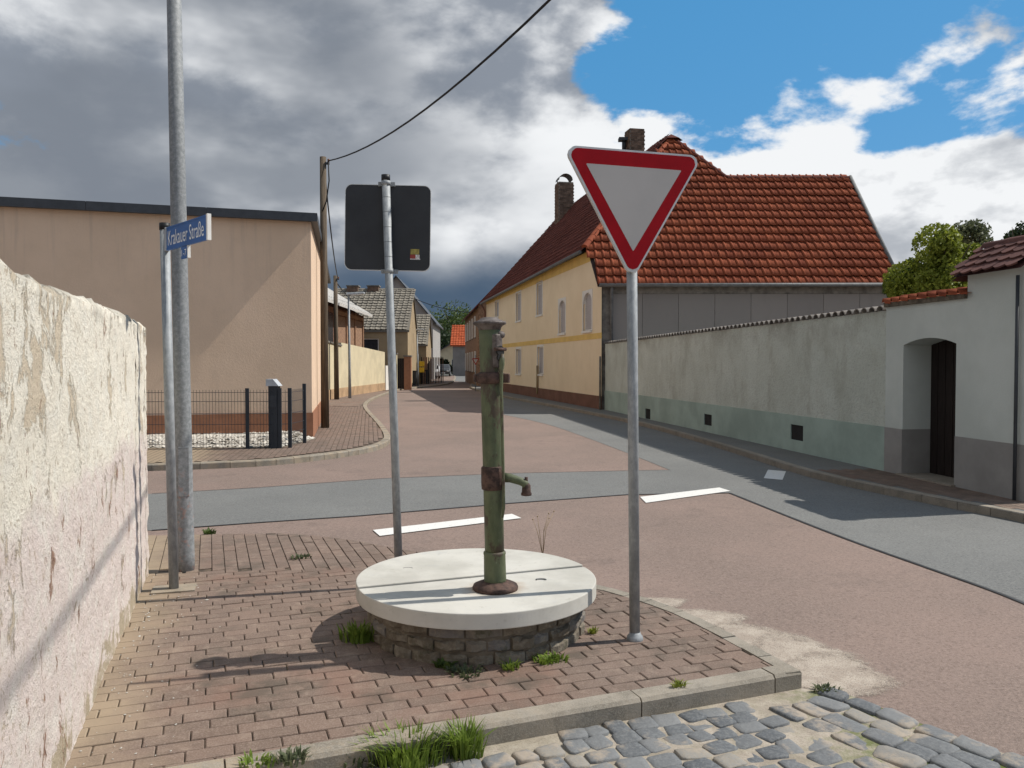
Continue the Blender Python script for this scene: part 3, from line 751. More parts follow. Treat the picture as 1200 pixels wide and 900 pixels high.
# ------------------------------------------------------------------ pavement along the right-hand wall
kr = [(p.x, p.y) for p in g((1330, 644), (1200, 613), (1080, 589), (950, 560), (850, 528), (750, 499), (680, 484), (620, 472), (590, 466))]+[(-2.9, 55), (-3.2, 75)]
krS = [(p.x, p.y) for p in smooth_line(kr, 3)]
rp = [Vector((x, y, .07)) for x, y in krS]+[Vector((8, 75, 0)), Vector((8, 3, 0)), Vector((krS[0][0]+2, 3, 0))]
rpave = sheet('pavement', rp, 'grey_asphalt', flat=.062, label='narrow dark asphalt pavement along the right-hand walls')
kerb_run([(x, y) for x, y in krS][::-1], -.2, .07, 1.0, .13, rpave)

# ================================================================== OLD PLASTER WALL (left)
def plaster_wall():
    t = thing('plaster_wall', WL(6.4), 'old cream and pink plaster wall with peeling patches beside the pavement', 'wall')
    wd = Vector((-.334, 1, 0)).normalized(); wn = Vector((wd.y, -wd.x, 0)); th = .32
    y_end = 6.42
    def seg(name, y0, y1, step, zt):
        m = MB(); nu = max(2, int((y1-y0)/step)); nv = 56; rows = []
        def topz(y): return zt+.03*mn.noise(Vector((y*1.7, 2, 0)))+.028*mn.noise(Vector((y*7, 5, 0)))+.020*mn.noise(Vector((y*20, 9, 0)))
        for i in range(nu+1):
            y = y0+(y1-y0)*i/nu; b = WL(y); tz = topz(y); col = []
            for j in range(nv+1):
                z = -.15+(tz+.15)*j/nv; q = Vector((y*2.2, z*2.2, 1))
                dd = .014*mn.noise(q)+.009*mn.noise(q*4)+.007*mn.noise(q*11)+.005*mn.noise(q*23)
                if i in (0, nu): dd -= .008
                col.append(b+wn*dd+Vector((0, 0, z)))
            for w_, dz in ((.035, .028), (.12, .04), (.22, .03), (th, -.02)):
                col.append(b-wn*w_+Vector((0, 0, tz+dz*(1+mn.noise(Vector((y*9, w_*30, 3)))))))
            col.append(b-wn*th+Vector((0, 0, -.15))); rows.append(col)
        n = len(rows[0]); vs = [p for r_ in rows for p in r_]; fs = []
        for i in range(nu):
            for j in range(n-1): fs.append((i*n+j, i*n+j+1, (i+1)*n+j+1, (i+1)*n+j))
        fs.append(tuple(range(n))); fs.append(tuple(nu*n+j for j in reversed(range(n))))
        m.add(vs, fs, True); return m.build(name, 'old_plaster', t)
    seg('wall_face', -2.5, 5.76, .035, 1.965)
    seg('end_pier', 5.78, 6.27, .06, 1.955)
    seg('corner_strip', 6.29, y_end, .04, 1.95)
    c = MB(); a, b = WL(-2.4)-wn*.05, WL(y_end-.03)-wn*.05; c.slab(a, b, -.15, 1.9, th-.08, 1); c.build('wall_core', 'wall_core', t)
    return t
plaster_wall()
# ================================================================== POSTS AND SIGNS
def leaned(base, top_px, z):              # top of a leaning post as seen in the photograph at the depth of its base
    p = D(top_px[0], top_px[1], base.y); return base+(p-base)*((z-base.z)/(p.z-base.z))
# lamp post
lb = G(218, 668, 0); t = thing('lamp_post', lb, 'tall thick galvanised lamp post beside the plaster wall', 'lamp post')
lt = leaned(lb, (204, 0), 6.2)
mid = lb+(lt-lb)*.5
MB().tube([lb-Vector((0, 0, .05)), lb+(lt-lb)*.02, mid, lt], [.068, .068, .060, .05], 24).build('pole', 'galvanised_lamp', t)
MB().tube([lt, lt+Vector((0, 0, .25)), lt+Vector((.25, -.1, .45)), lt+Vector((.7, -.25, .5))], [.035, .035, .03, .03], 12).build('arm', 'galvanised_lamp', t)
q = lt+Vector((.9, -.33, .5)); MB().box(q, (.62, .2, .09), (1, -.37, 0)).build('lamp_head', 'pale_cap', t, bevel=.02)
dr = MB(); dd = Vector((.35, -.94, 0)).normalized(); dr.box(lb+(lt-lb)*.13+dd*.062+Vector((.0, 0, 0)), (.085, .012, .4), (dd.y*-1, dd.x, 0)); dr.build('access_door', 'galvanised_lamp', t, bevel=.006)
# street name sign
sb = G(204, 691, 0); t = thing('street_sign', sb, 'blue Krakauer Straße street name sign on a slim galvanised pole', 'street sign')
st = D(193, 268, sb.y)
MB().tube([sb-Vector((0, 0, .05)), st], .034, 20).build('pole', 'galvanised', t)
MB().tube([st-Vector((0, 0, .01)), st+Vector((0, 0, .04))], .038, 20).build('pole_cap', 'black_plastic', t)
f0_ = Vector((math.cos(R(-47)), math.sin(R(-47)), 0)); fn = Vector((f0_.y, -f0_.x, 0))    # along the plate, normal towards the camera
po = st-Vector((0, 0, .165)); hp = .165; lp_ = .74
pl = MB().box(po+f0_*(.04+lp_/2)+Vector((0, 0, hp/2)), (lp_, .012, hp), f0_).build('name_plate', 'sign_blue', t, bevel=.003)
MB().box(po+f0_*(.04+lp_+.006)+Vector((0, 0, hp/2)), (.022, .026, hp+.008), f0_).build('edge_strip', 'white_trim', pl)
MB().box(po+f0_*.03+Vector((0, 0, hp/2)), (.05, .03, hp+.004), f0_).build('clamp', 'sign_rim', t)
for z_ in (.004, hp-.004): MB().box(po+f0_*(.04+lp_/2)+Vector((0, 0, z_)), (lp_, .018, .01), f0_).build('frame_rail', 'sign_blue', pl)
def lettering(txt, origin, e, n, height, width, parent, mat='lettering', centre=False):
    cu = bpy.data.curves.new('txt', 'FONT'); cu.body = txt; cu.extrude = .0; cu.resolution_u = 4
    ob = bpy.data.objects.new('txt', cu); COL.objects.link(ob); bpy.context.view_layer.update()
    me = bpy.data.meshes.new_from_object(ob.evaluated_get(bpy.context.evaluated_depsgraph_get())); bpy.data.objects.remove(ob)
    xs = [v.co.x for v in me.vertices]; ys = [v.co.y for v in me.vertices]
    x0, x1, y0, y1 = min(xs), max(xs), min(ys), max(ys); up = Vector((0, 0, 1))
    off = ORG[parent]
    for v in me.vertices:
        p = Vector(origin)+e*((v.co.x-x0)/(x1-x0)*width)+up*((v.co.y-y0)/(y1-y0)*height)-off; v.co = p
    me.materials.clear(); me.materials.append(MATS[mat]); o = link('lettering', me, parent); ORG[o] = off; return o
lettering('Krakauer Straße', po+f0_*.085+fn*.0085+Vector((0, 0, .030)), f0_, fn, .105, .64, pl)
np_ = MB().box(po+f0_*(.38)+Vector((0, 0, -.046)), (.125, .01, .085), f0_).build('number_plate', 'sign_blue', t, bevel=.002)
lettering('1-7', po+f0_*.335+fn*.0075+Vector((0, 0, -.07)), f0_, fn, .045, .085, np_)
MB().box(po+f0_*(.447)+Vector((0, 0, -.046)), (.012, .02, .085), f0_).build('edge_strip', 'white_trim', np_)
MB().box(sb+Vector((0, -.0, .004)), (.3, .2, .016), (1, .3, 0)).build('footing', 'kerb_concrete', t)
# square sign seen from behind
qb = Vector((-.845, 6.05, 0)); qt = leaned(qb, (452, 206), D(452, 206, 6.05).z)
t = thing('road_sign', qb, 'dark grey back of a square road sign on a galvanised pole behind the well', 'road sign')
MB().tube([qb-Vector((0, 0, .05)), qt], .0305, 20).build('pole', 'galvanised', t)
MB().tube([qt-Vector((0, 0, .035)), qt+Vector((0, 0, .006))], .033, 20).build('pole_cap', 'black_plastic', t)
def round_poly(corners, r, seg=6):
    out = []; n = len(corners); C_ = [Vector(c) for c in corners]
    for i in range(n):
        p, a, b = C_[i], C_[i-1], C_[(i+1) % n]; da, db = (a-p).normalized(), (b-p).normalized(); ang = da.angle(db)
        dist = r/math.tan(ang/2); cen = p+(da+db).normalized()*(r/math.sin(ang/2)); s0, s1 = p+da*dist, p+db*dist
        v0, v1 = s0-cen, s1-cen
        for k in range(seg+1):
            v = v0.lerp(v1, k/seg); v = v.normalized()*r; out.append(cen+v)
    return out
def plate(pts, origin, e, up, n, t0, t1):  # extrude 2-D outline along n from t0 to t1
    m = MB(); P = [origin+e*p.x+up*p.y for p in pts]; k = len(P)
    m.add([q+n*t0 for q in P]+[q+n*t1 for q in P], [tuple(range(k-1, -1, -1)), tuple(range(k, 2*k))]+[(i, (i+1) % k, k+(i+1) % k, k+i) for i in range(k)]); return m
qdir = (qt-qb).normalized(); qc = D(454, 266.5, 6.08); qc = Vector((qc.x, 6.10, qc.z))
qe = Vector((.998, .03, -.016)).normalized(); qu = Vector((.0, 0, 1)); qu = (qu-qe*qu.dot(qe)).normalized(); qn = qe.cross(qu)   # qn towards camera? e x u
if qn.y > 0: qn = -qn
hs = .316
sq = round_poly([(-hs, -hs), (hs, -hs), (hs, hs), (-hs, hs)], .05)
p_ = plate(sq, qc, qe, qu, qn, -.004, .004).build('sign_plate', 'sign_back', t)
rim = MB(); P1 = [qc+qe*p.x+qu*p.y for p in sq]; P2 = [qc+qe*p.x*1.012+qu*p.y*1.012 for p in sq]; k = len(P1)
rim.add([q+qn*.0045 for q in P1]+[q+qn*.0045 for q in P2]+[q-qn*.012 for q in P2]+[q-qn*.012 for q in P1], [(r_*k+i, r_*k+(i+1) % k, ((r_+1) % 4)*k+(i+1) % k, ((r_+1) % 4)*k+i) for r_ in range(4) for i in range(k)]); rim.build('rim', 'sign_rim', p_)
for zz in (hs+.005, -hs-.012):
    cp = qb+qdir*((qc.z+zz)/qdir.z)
    cl = MB().tube([cp-qdir*.016, cp+qdir*.016], .0345, 20).build('clamp', 'galvanised', t)
    MB().box(cp+Vector((0, .035, 0)), (.125, .018, .03), qe).build('bracket', 'galvanised', cl)
for k_ in range(5): pp = qb+qdir*((qc.z+hs-.1-k_*.11)/qdir.z); MB().tube([pp-qdir*.0012, pp+qdir*.0012], .0309, 20).build('seam', 'sign_back', t)
for (dx, dz, w_, h_, mt) in ((.205, -.175, .065, .04, 'sticker_yellow'), (.19, -.212, .04, .03, 'sticker_red'), (.225, -.212, .03, .03, 'sticker_white'), (.208, -.23, .075, .008, 'sticker_white')):
    MB().box(qc+qe*dx+qu*dz+qn*.0055, (w_, .002, h_), qe, qu).build('sticker', mt, p_)
# give-way sign
yb = G(744, 750, 0); yt = leaned(yb, (740.5, 320), 2.93)
t = thing('give_way_sign', yb, 'red bordered triangular give way sign on a galvanised pole beside the well', 'road sign')
MB().tube([yb-Vector((0, 0, .05)), yt], .032, 22).build('pole', 'galvanised', t)
MB().lathe(yb, [(.05, -.01), (.05, .012), (.045, .028), (.036, .036), (.033, .05)], 22).build('base_collar', 'galvanised', t)
ya = R(14); ye = Vector((math.cos(ya), math.sin(ya), -.012)).normalized(); yn = Vector((math.sin(ya), -math.cos(ya), 0)); yu = Vector((0, 0, 1)); yu = (yu-ye*yu.dot(ye)).normalized()
tip = D(741, 318, yb.y-.045); sd = .886; hh = sd*.8660
yo = tip+Vector((0, 0, -.055)); 
tri = lambda k, r: round_poly([(0, .0), (sd/2, hh), (-sd/2, hh)], r) if k == 0 else round_poly([(0, k*2), (sd/2-k*1.732, hh-k), (-sd/2+k*1.732, hh-k)], r)
pb = plate(tri(0, .048), yo, ye, yu, yn, -.022, .004).build('sign_plate', 'sign_rim', t)
plate(tri(.012, .042), yo, ye, yu, yn, .0035, .0062).build('red_border', 'sign_red', pb)
plate(round_poly([(0, .172), (.302, hh-.098), (-.302, hh-.098)], .004, 2), yo, ye, yu, yn, .006, .0078).build('white_field', 'sign_white', pb)
for fz in (.25, .62): MB().box(yo+yu*fz-yn*.03, (.14, .02, .03), ye).build('clamp', 'galvanised', t)
# ================================================================== WELL AND PUMP
t = thing('stone_well', WELL, 'low round stone well covered by two pale concrete slabs', 'well')
zt = .32; th = .092; RR = .752; cw = Vector((WELL.x, WELL.y, 0))
MB().lathe(cw, [(.655, -.05), (.655, zt-th)], 48).build('masonry_core', 'mortar', t)
zc = -.02
for ci, hgt in enumerate((.085, .075, .092)):
    a = random.random(); a0 = a
    while a < a0+2*math.pi-.08:
        w_ = random.uniform(.16, .34)
        if a+w_ > a0+2*math.pi-.1: w_ = a0+2*math.pi-a
        r1 = .672+random.uniform(-.004, .016)-.0*ci; gp = .012; z0, z1 = zc+.005+random.uniform(-.006, .006), zc+hgt-.005+random.uniform(-.008, .006)
        m = MB(); A_ = [a+gp*.7, a+w_-gp*.7]; ns = 4; vs = []
        for k in range(ns+1):
            an = A_[0]+(A_[1]-A_[0])*k/ns; ed_ = 1 if k in (0, ns) else 0
            for (rr_, zz) in ((.60, z0), (r1-.022, z0+.002), (r1-(.012 if ed_ else -.004*random.random()), z0+.016), (r1-(.012 if ed_ else -.006*random.random()), z1-.016), (r1-.022, z1-.002), (.60, z1)):
                vs.append((cw.x+rr_*math.cos(an), cw.y+rr_*math.sin(an), zz+random.uniform(-.008, .008)*(rr_ > .61)))
        fs = [(k*6+j, (k+1)*6+j, (k+1)*6+j+1, k*6+j+1) for k in range(ns) for j in range(5)]+[tuple(range(6)), tuple(ns*6+j for j in reversed(range(6)))]
        m.add(vs, fs); m.build('stone', 'field_stone', t); a += w_
    zc += hgt
# cover slabs: the joint runs across the disc
jd = Vector((.935, .353, 0)).normalized(); ja = math.atan2(jd.y, jd.x); joff = -.0
for sgn in (0, 1):
    pts = []; gap = .011
    for k in range(97):
        an = ja+sgn*math.pi+math.pi*k/96; pts.append(Vector((RR*math.cos(an), RR*math.sin(an))))
    nn_ = Vector((-jd.y, jd.x))*(1 if sgn == 0 else -1)*gap
    pts = [p+nn_ for p in pts]
    m = plate(pts, Vector((cw.x, cw.y, 0)), Vector((1, 0, 0)), Vector((0, 1, 0)), Vector((0, 0, 1)), zt-th, zt+(.007 if sgn == 0 else 0))
    o = m.build('cover_slab', 'slab_concrete', t, bevel=.006)
for px in ((478, 667), (634, 680)):       # lifting eyes
    q = G(*px, zt); MB().tube([q+Vector((.03*math.cos(a), .03*math.sin(a)*.6, .003)) for a in [math.pi*k/6 for k in range(7)]], .006, 6).build('lifting_eye', 'zinc', t)
# pump
pb_ = G(580.5, 690, zt); pb_.z = zt
t = thing('water_pump', pb_, 'old green cast iron hand pump with rust patches standing on the well cover', 'water pump')
ptop = D(573.5, 372, pb_.y); ax = (ptop-pb_).normalized(); Lp = (ptop-pb_).length
A = lambda z, dx=0, dy=0: pb_+ax*z+Vector((dx, dy, 0))
MB().lathe(pb_, [(.135, -.002), (.138, .012), (.132, .026), (.11, .036), (.085, .045), (.075, .05)], 36).build('base_flange', 'rust', t)
MB().lathe(pb_, [(.066, .03), (.067, .06), (.065, .205), (.068, .215), (.066, .226), (.058, .23)], 28, ax).build('lower_sleeve', 'pump_paint', t)
MB().lathe(pb_, [(.058, .2), (.0585, .6), (.060, 1.0), (.062, 1.28), (.064, 1.5), (.066, Lp-.06)], 28, ax).build('pump_body', 'pump_paint', t)
MB().lathe(pb_, [(.060, .60), (.069, .605), (.071, .64), (.070, .70), (.069, .735), (.060, .742)], 28, ax).build('spout_collar', 'rust', t)
MB().lathe(pb_, [(.064, 1.235), (.082, 1.24), (.085, 1.265), (.084, 1.295), (.066, 1.305)], 28, ax).build('clamp_ring', 'rust', t)
MB().box(A(1.268, .088, -.03), (.05, .04, .055), (1, -.2, 0)).build('clamp_lug', 'rust', t, bevel=.006)
MB().box(A(1.268, -.085, -.0), (.035, .05, .045), (1, .2, 0)).build('clamp_lug', 'rust', t, bevel=.006)
MB().lathe(pb_, [(.066, Lp-.075), (.069, Lp-.062), (.080, Lp-.050), (.098, Lp-.042), (.100, Lp-.034), (.097, Lp-.027), (.080, Lp-.021), (.058, Lp-.012), (.053, Lp-.004), (.03, Lp+.001), (.0, Lp+.003)], 32, ax).build('cap', 'cast_cap', t)
# head casting: hinge cheeks, dark discs painted as the slot's shade, pivot on the right-front side
hd = Vector((.72, -.69, 0)).normalized(); hs_ = Vector((hd.y, -hd.x, 0))
head = MB().hexa([A(1.33)+hd*.05+hs_*.035, A(1.33)+hd*.085+hs_*.02, A(1.33)+hd*.085-hs_*.02, A(1.33)+hd*.05-hs_*.035, A(Lp-.1)+hd*.04+hs_*.038, A(Lp-.1)+hd*.08+hs_*.028, A(Lp-.1)+hd*.08-hs_*.028, A(Lp-.1)+hd*.04-hs_*.038]).build('head_casting', 'cast_cap', t, bevel=.008)
MB().tube([A(1.43)+hd*.076, A(1.43)+hd*.0905], .030, 14).tube([A(1.39)+hd*.074, A(1.39)+hd*.0895], .025, 14).build('pivot_shade', 'hole_shade', head)
MB().tube([A(1.44)+hd*.085-hs_*.045, A(1.44)+hd*.085+hs_*.045], .011, 10).build('pivot_bolt', 'rust', head)
MB().lathe(A(Lp-.105)+Vector((.062, -.02, 0)), [(.012, -.022), (.026, -.012), (.03, 0), (.026, .014), (.012, .022)], 14).build('knob', 'cast_cap', head)
hb = MB(); hb.tube([A(1.41)+hd*.092+hs_*-.012, A(1.38)+hd*.098, A(1.35)+hd*.094, A(1.31)+hd*.088, A(1.2)+hd*.086, A(.9)+hd*.088, A(.62)+hd*.088, A(.5)+hd*.084, A(.44)+hd*.075], [.008, .016, .017, .013, .010, .009, .009, .010, .006], 10); hb.build('handle', 'pump_paint', t)
MB().tube([A(1.0)+Vector((.062, .004, 0)), A(.72)+Vector((.063, .004, 0))], .007, 8).build('rod', 'rust', t)
s0 = A(.675, .05, -.01)
sp_ = MB().tube([s0, s0+Vector((.055, -.008, -.004)), s0+Vector((.115, -.016, -.022)), s0+Vector((.14, -.02, -.035)), s0+Vector((.148, -.021, -.055))], [.031, .027, .024, .024, .024], 16).build('spout', 'pump_paint', t)
MB().lathe(s0+Vector((.150, -.021, -.105)), [(.022, -.002), (.031, 0), (.032, .012), (.027, .022), (.025, .06), (.017, .072)], 18).build('spout_mouth', 'rust', sp_)
MB().tube([s0+Vector((.148, -.021, -.03)), s0+Vector((.15, -.021, .004))], .010, 8).build('nipple', 'rust', sp_)

# ================================================================== ROOF TILES
def tile_mb(w, L_, amp=.02, lift=.03, seg=6, kind='pan'):
    # one tile: x across, y up the slope, z away from the roof; lower end lifted
    m = MB(); top, bot = [], []
    for i in range(seg+1):
        t = i/seg; x = (t-.5)*w
        if kind == 'pan': z = amp*(2.3*math.exp(-((t-.16)/.13)**2)-.5+.25*math.cos((t-.6)*5))
        else: z = amp*math.sin(t*math.pi)
        yb = 0.0
        if kind == 'beaver': yb = -.045*(1-(2*t-1)**2); z = 0.0
        top.append(((x, yb, z+lift), (x, L_, z+.004))); bot.append((x, yb+.002, z+lift-.022))
    v = [p for a in top for p in a]+bot; n = seg+1
    f = [(2*i, 2*i+2, 2*i+3, 2*i+1) for i in range(seg)]+[(2*n+i, 2*n+i+1, 2*i+2, 2*i) for i in range(seg)]
    m.add(v, f, False)
    for i in range(seg): m.sm[i] = kind == 'pan'
    return m
def frame(e, s):
    e = Vector(e).normalized(); s = Vector(s); s = (s-e*s.dot(e)).normalized(); n = e.cross(s); return e, s, n
def tile_roof(part, O, e, s, outline, w, ex, mat, limit=0, amp=.02, lift=.03, kind='pan', stagger=False, name='tile', seg=6, skew=0.0):
    # outline: points in space on the plane; tiles laid in rows from O
    O = Vector(O); e, s, n = frame(e, s)
    P = [((Vector(p)-O).dot(e), (Vector(p)-O).dot(s)) for p in outline]
    us = [p[0] for p in P]; vs = [p[1] for p in P]; tm = tile_mb(w*1.0, ex*1.12, amp, lift, seg, kind)
    rot = Matrix((e, s, n)).transposed(); lst = []
    for j in range(int(min(vs)/ex)-1, int(max(vs)/ex)+2):
        for i in range(int(min(us)/w)-2, int(max(us)/w)+3):
            u = (i+.5+(.5 if stagger and j % 2 else 0))*w; v = j*ex
            if in_poly(u, v+ex*.35, P): lst.append((u, v))
    lst.sort(key=lambda q: (O+e*q[0]+s*q[1]).length)
    me = tm.mesh(name, mat); rest = MB(); cnt = 0
    for u, v in lst:
        p = O+e*u+s*v+n*(random.uniform(0, .01)+.03*mn.noise(Vector((u*.5, v*.6, 3)))); r2 = rot @ Matrix.Rotation(random.gauss(0, .014), 3, 'Z') @ Matrix.Rotation(random.gauss(0, .02), 3, 'Y')
        if cnt < limit: piece(name, me, p, r2, part); cnt += 1
        else: rest.add([p+r2 @ q for q in tm.v], tm.f, seg > 4)
    if rest.v: rest.build(name+'s', mat, part, kind='stuff')
def ridge_run(part, a, b, r, L_, mat, name='ridge_tile', pieces=True):
    a, b = Vector(a), Vector(b); d = (b-a); k = max(1, int(d.length/L_)); allm = MB()
    for i in range(k):
        m = MB(); p, q = a+d*(i/k), a+d*((i+1.08)/k); dn = d.normalized(); sd = dn.cross(Vector((0, 0, 1))).normalized(); up = sd.cross(dn)
        vs = []
        for pp, rr in ((p, r*1.06), (q, r*.94)):
            for j in range(7): an = math.pi*(j/6)*1.0; vs.append(pp+sd*rr*math.cos(an)+up*rr*(math.sin(an)*.9-.25))
        m.add(vs, [(j, j+1, 8+j, 7+j) for j in range(6)], True)
        m.add([vs[j] for j in range(7)], [tuple(range(7))])
        if pieces: m.build(name, mat, part)
        else: allm.add(m.v, m.f, True)
    if not pieces: allm.build(name+'s', mat, part, kind='stuff')
def window(parent, P, u0, u1, z0, z1, depth, frame_mat='white_trim', pane_mat='shutter_grey', fw=.07, surround=0.0, arch=False, slats=0):
    # P(u, z, w): facade coordinates (w into the wall)
    up = Vector((0, 0, 1)); 
    def bx(m, a, b, c, d_, w0, w1): m.hexa([P(a, c, w0), P(b, c, w0), P(b, c, w1), P(a, c, w1), P(a, d_, w0), P(b, d_, w0), P(b, d_, w1), P(a, d_, w1)])
    m = MB(); w0, w1 = depth-.06, depth+.02
    bx(m, u0, u0+fw, z0, z1, w0, w1); bx(m, u1-fw, u1, z0, z1, w0, w1); bx(m, u0+fw, u1-fw, z0, z0+fw, w0, w1); bx(m, u0+fw, u1-fw, z1-fw, z1, w0, w1)
    f = m.build('window', frame_mat, parent)
    m = MB(); bx(m, u0+fw, u1-fw, z0+fw, z1-fw, depth-.03, depth+.01); m.build('pane', pane_mat, f)
    if slats:
        m = MB()
        for k in range(slats): zz = z0+fw+(z1-z0-2*fw)*(k+.5)/slats; bx(m, u0+fw, u1-fw, zz-.012, zz+.012, depth-.045, depth-.03)
        m.build('slats', pane_mat, f)
    m = MB(); bx(m, u0-.06, u1+.06, z0-.08, z0, -.06, depth); m.build('sill', frame_mat if surround else 'grey_render', f)
    if surround:
        s_ = surround; m = MB()
        bx(m, u0-s_, u0, z0, z1+s_, -.012, .02); bx(m, u1, u1+s_, z0, z1+s_, -.012, .02)
        if not arch: bx(m, u0, u1, z1, z1+s_, -.012, .02)
        m.build('surround', frame_mat, f)
    if arch:
        m = MB(); c = (u0+u1)/2; r = (u1-u0)/2; k = 8
        for sg in (-1, 1):
            arc = [(c+sg*r*math.cos(t), z1-r*.7+r*.7*math.sin(t)) for t in [math.pi/2*i/k for i in range(k+1)]]
            for (a, b) in zip(arc[:-1], arc[1:]):
                q = [P(a[0], a[1], -.004), P(b[0], b[1], -.004), P(b[0], z1+surround, -.004), P(a[0], z1+surround, -.004)]
                q2 = [P(a[0], a[1], depth), P(b[0], b[1], depth)]
                m.add(q, [(0, 1, 2, 3)]); m.add([q[0], q[1], q2[1], q2[0]], [(0, 1, 2, 3)])
        m.build('arch_head', frame_mat, f)
    return f

# ================================================================== YELLOW HOUSE
def yellow_house():
    C = Vector((3.09, 28.0, 0)); ud = Vector((-.203, 1, 0)).normalized(); FL = 23.7
    t = thing('yellow_house', C, 'long yellow rendered house with a red tiled roof and ochre bands', 'house')
    Bf = C+ud*FL; ze = 5.72
    P = None
    # windows on the facade; u runs from the far end towards the corner
    def uz(px, py): q = V(px, py, C, Bf); return (FL-(Vector((q.x, q.y, 0))-C).dot(ud), q.z)
    specs = []
    for (x0, x1, y0, y1, arch) in ((580.5, 584.5, 353, 371, 0), (605, 610.5, 343, 376, 0), (629, 635.5, 332, 369, 0), (655, 662.5, 352, 390.5, 1), (683.5, 693.5, 343, 387.5, 1), (605, 610.5, 409, 438, 0), (630, 636.5, 406.5, 438.5, 0)):
        ua, _ = uz(x0, (y0+y1)/2); ub, _ = uz(x1, (y0+y1)/2); _, za = uz((x0+x1)/2, y1); _, zb = uz((x0+x1)/2, y0)
        specs.append((ua, ub, za, zb, arch))
    m = MB(); us = FL-1.42                     # the last 1.42 m before the corner is cut by the roof slope
    P = facade(m, Bf, C, -.1, 4.5, [(a, b, max(c, -.1), d) for a, b, c, d, _ in specs if d < 4.5], .13)
    hi = [(a, b, c, d) for a, b, c, d, _ in specs if d >= 4.5]
    # upper strip: holes that reach above 4.5 are handled by building both strips from one grid
    m = MB(); P = facade(m, Bf, C-ud*0 , -.1, ze, [s_[:4] for s_ in specs], .13)
    # remove the top corner: rebuild as polygons
    wall = MB()
    for f in m.f:
        q = [m.v[i] for i in f]
        us_ = [FL-(Vector((p.x, p.y, 0))-C).dot(ud) for p in q]
        def lim(u): return 4.5+max(0, (FL-u))*.99
        pts = [(us_[i], q[i].z, q[i]) for i in range(4)]
        if max(u for u in us_) > us and max(p.z for p in q) > 4.5:
            pl2 = clip([(a, b) for a, b, _ in pts], [(FL, 4.5, -.99/1.407, -1/1.407)]) if True else None
            if pl2: wall.poly([P(a, b) for a, b in pl2])
        else: wall.poly(q)
    wall.build('street_wall', 'yellow_render', t)
    for a, b, c, d, arch in specs:
        ar = bool(arch); window(t, P, a, b, c, d, .13, surround=.10, arch=ar, fw=.05, slats=14 if b-a > .3 else 0)
    bands = MB()
    def bd(z0, z1, u0, u1, w=-.012, mt=None):
        mm = MB(); mm.hexa([P(u0, z0, w), P(u1, z0, w), P(u1, z0, .01), P(u0, z0, .01), P(u0, z1, w), P(u1, z1, w), P(u1, z1, .01), P(u0, z1, .01)]); return mm
    bd(5.33, 5.72, 0, FL-1.25).build('eaves_band', 'ochre_band', t)
    bd(2.52, 2.72, 0, FL).build('string_course', 'ochre_band', t)
    bd(-.1, .52, 0, FL, -.03).build('plinth', 'brown_plinth', t)
    # a pipe stub on the wall
    q = uz(631, 463); pp = MB(); pp.tube([P(q[0], .25, -.06), P(q[0], 1.55, -.06)], .05, 8); pp.build('vent_pipe', 'tan_render', t)
    # side wall with fibre cement panels
    S0, S1 = Vector((C.x, C.y, 0)), Vector((13.15, 28.0, 0))
    m = MB(); m.slab(S0+Vector((.02, .06, 0)), S1+Vector((0, .06, 0)), -.1, 4.45, .25, 1); m.build('side_wall', 'old_concrete', t)
    m = MB(); m.slab(S0+Vector((.02, .03, 0)), S1+Vector((0, .03, 0)), 4.06, 4.42, .05, 1); m.build('ring_beam', 'old_concrete', t)
    xs = [C.x+.35, 4.5, 5.75, 7.0, 8.25, 9.5, 10.75, 12.0, 13.12]
    for a, b in zip(xs[:-1], xs[1:]): MB().slab((a+.008, 28.04), (b-.008, 28.04), 1.4, 4.05, .03, 1).build('cladding_panel', 'fibre_panel', t)
    m = MB(); m.poly([(13.15, 28.05, -.1), (13.15, 37, -.1), (13.15, 37, 4.5), (13.15, 32.5, 9.0), (13.15, 28.05, 4.5)]); m.build('gable_wall', 'yellow_render', t)
    E = Vector((Bf.x, Bf.y, 0)); rn = Vector((ud.y, -ud.x, 0))
    m = MB(); m.poly([E+Vector((0, 0, -.1)), E+rn*9.9+Vector((0, 0, -.1)), E+rn*9.9+Vector((0, 0, 5.7)), E+rn*4.95+Vector((0, 0, 11.2)), E+Vector((0, 0, 5.7))]); 
    m.quad(E+rn*9.9+Vector((0, 0, -.1)), C+rn*9.9+ud*4+Vector((0, 0, -.1)), C+rn*9.9+ud*4+Vector((0, 0, 5.7)), E+rn*9.9+Vector((0, 0, 5.7)))
    m.build('end_wall', 'yellow_render', t)
    # roof planes
    ap = Vector((6.77, 34.76, 11.28)); hipb = Vector((2.70, 29.35, 5.85)); eL = Vector((2.93, 27.78, 4.30)); eR = Vector((13.3, 27.78, 4.30)); rR = Vector((13.45, 32.52, 9.05)); rL = Vector((8.57, 32.52, 9.05))
    far_e = C+ud*(FL+.15)-rn*.3+Vector((0, 0, ze-.30)); far_r = ap+ud*((E+ud*.15+rn*4.95-Vector((ap.x, ap.y, 0))).dot(ud))
    near_e = hipb-ud*.02+Vector((-.22, 0, -.16)); 
    rf = MB(); dz = Vector((0, 0, -.03))
    rf.poly([p+dz for p in (eL, eR, rR, rL, ap, hipb)]); rf.poly([p+dz for p in (far_e, near_e, hipb, ap, far_r)])
    bk = ap+rn*4.95; rf.poly([p+dz for p in (ap, rL, Vector((bk.x, 33.5, 6.0)), far_r+rn*4.95-Vector((0, 0, 5.4)), far_r)])
    rf.poly([p+dz for p in (rL, rR, Vector((13.45, 37.2, 4.4)), Vector((9, 37.2, 4.4)))])
    roof = rf.build('roof', 'roof_deck', t)
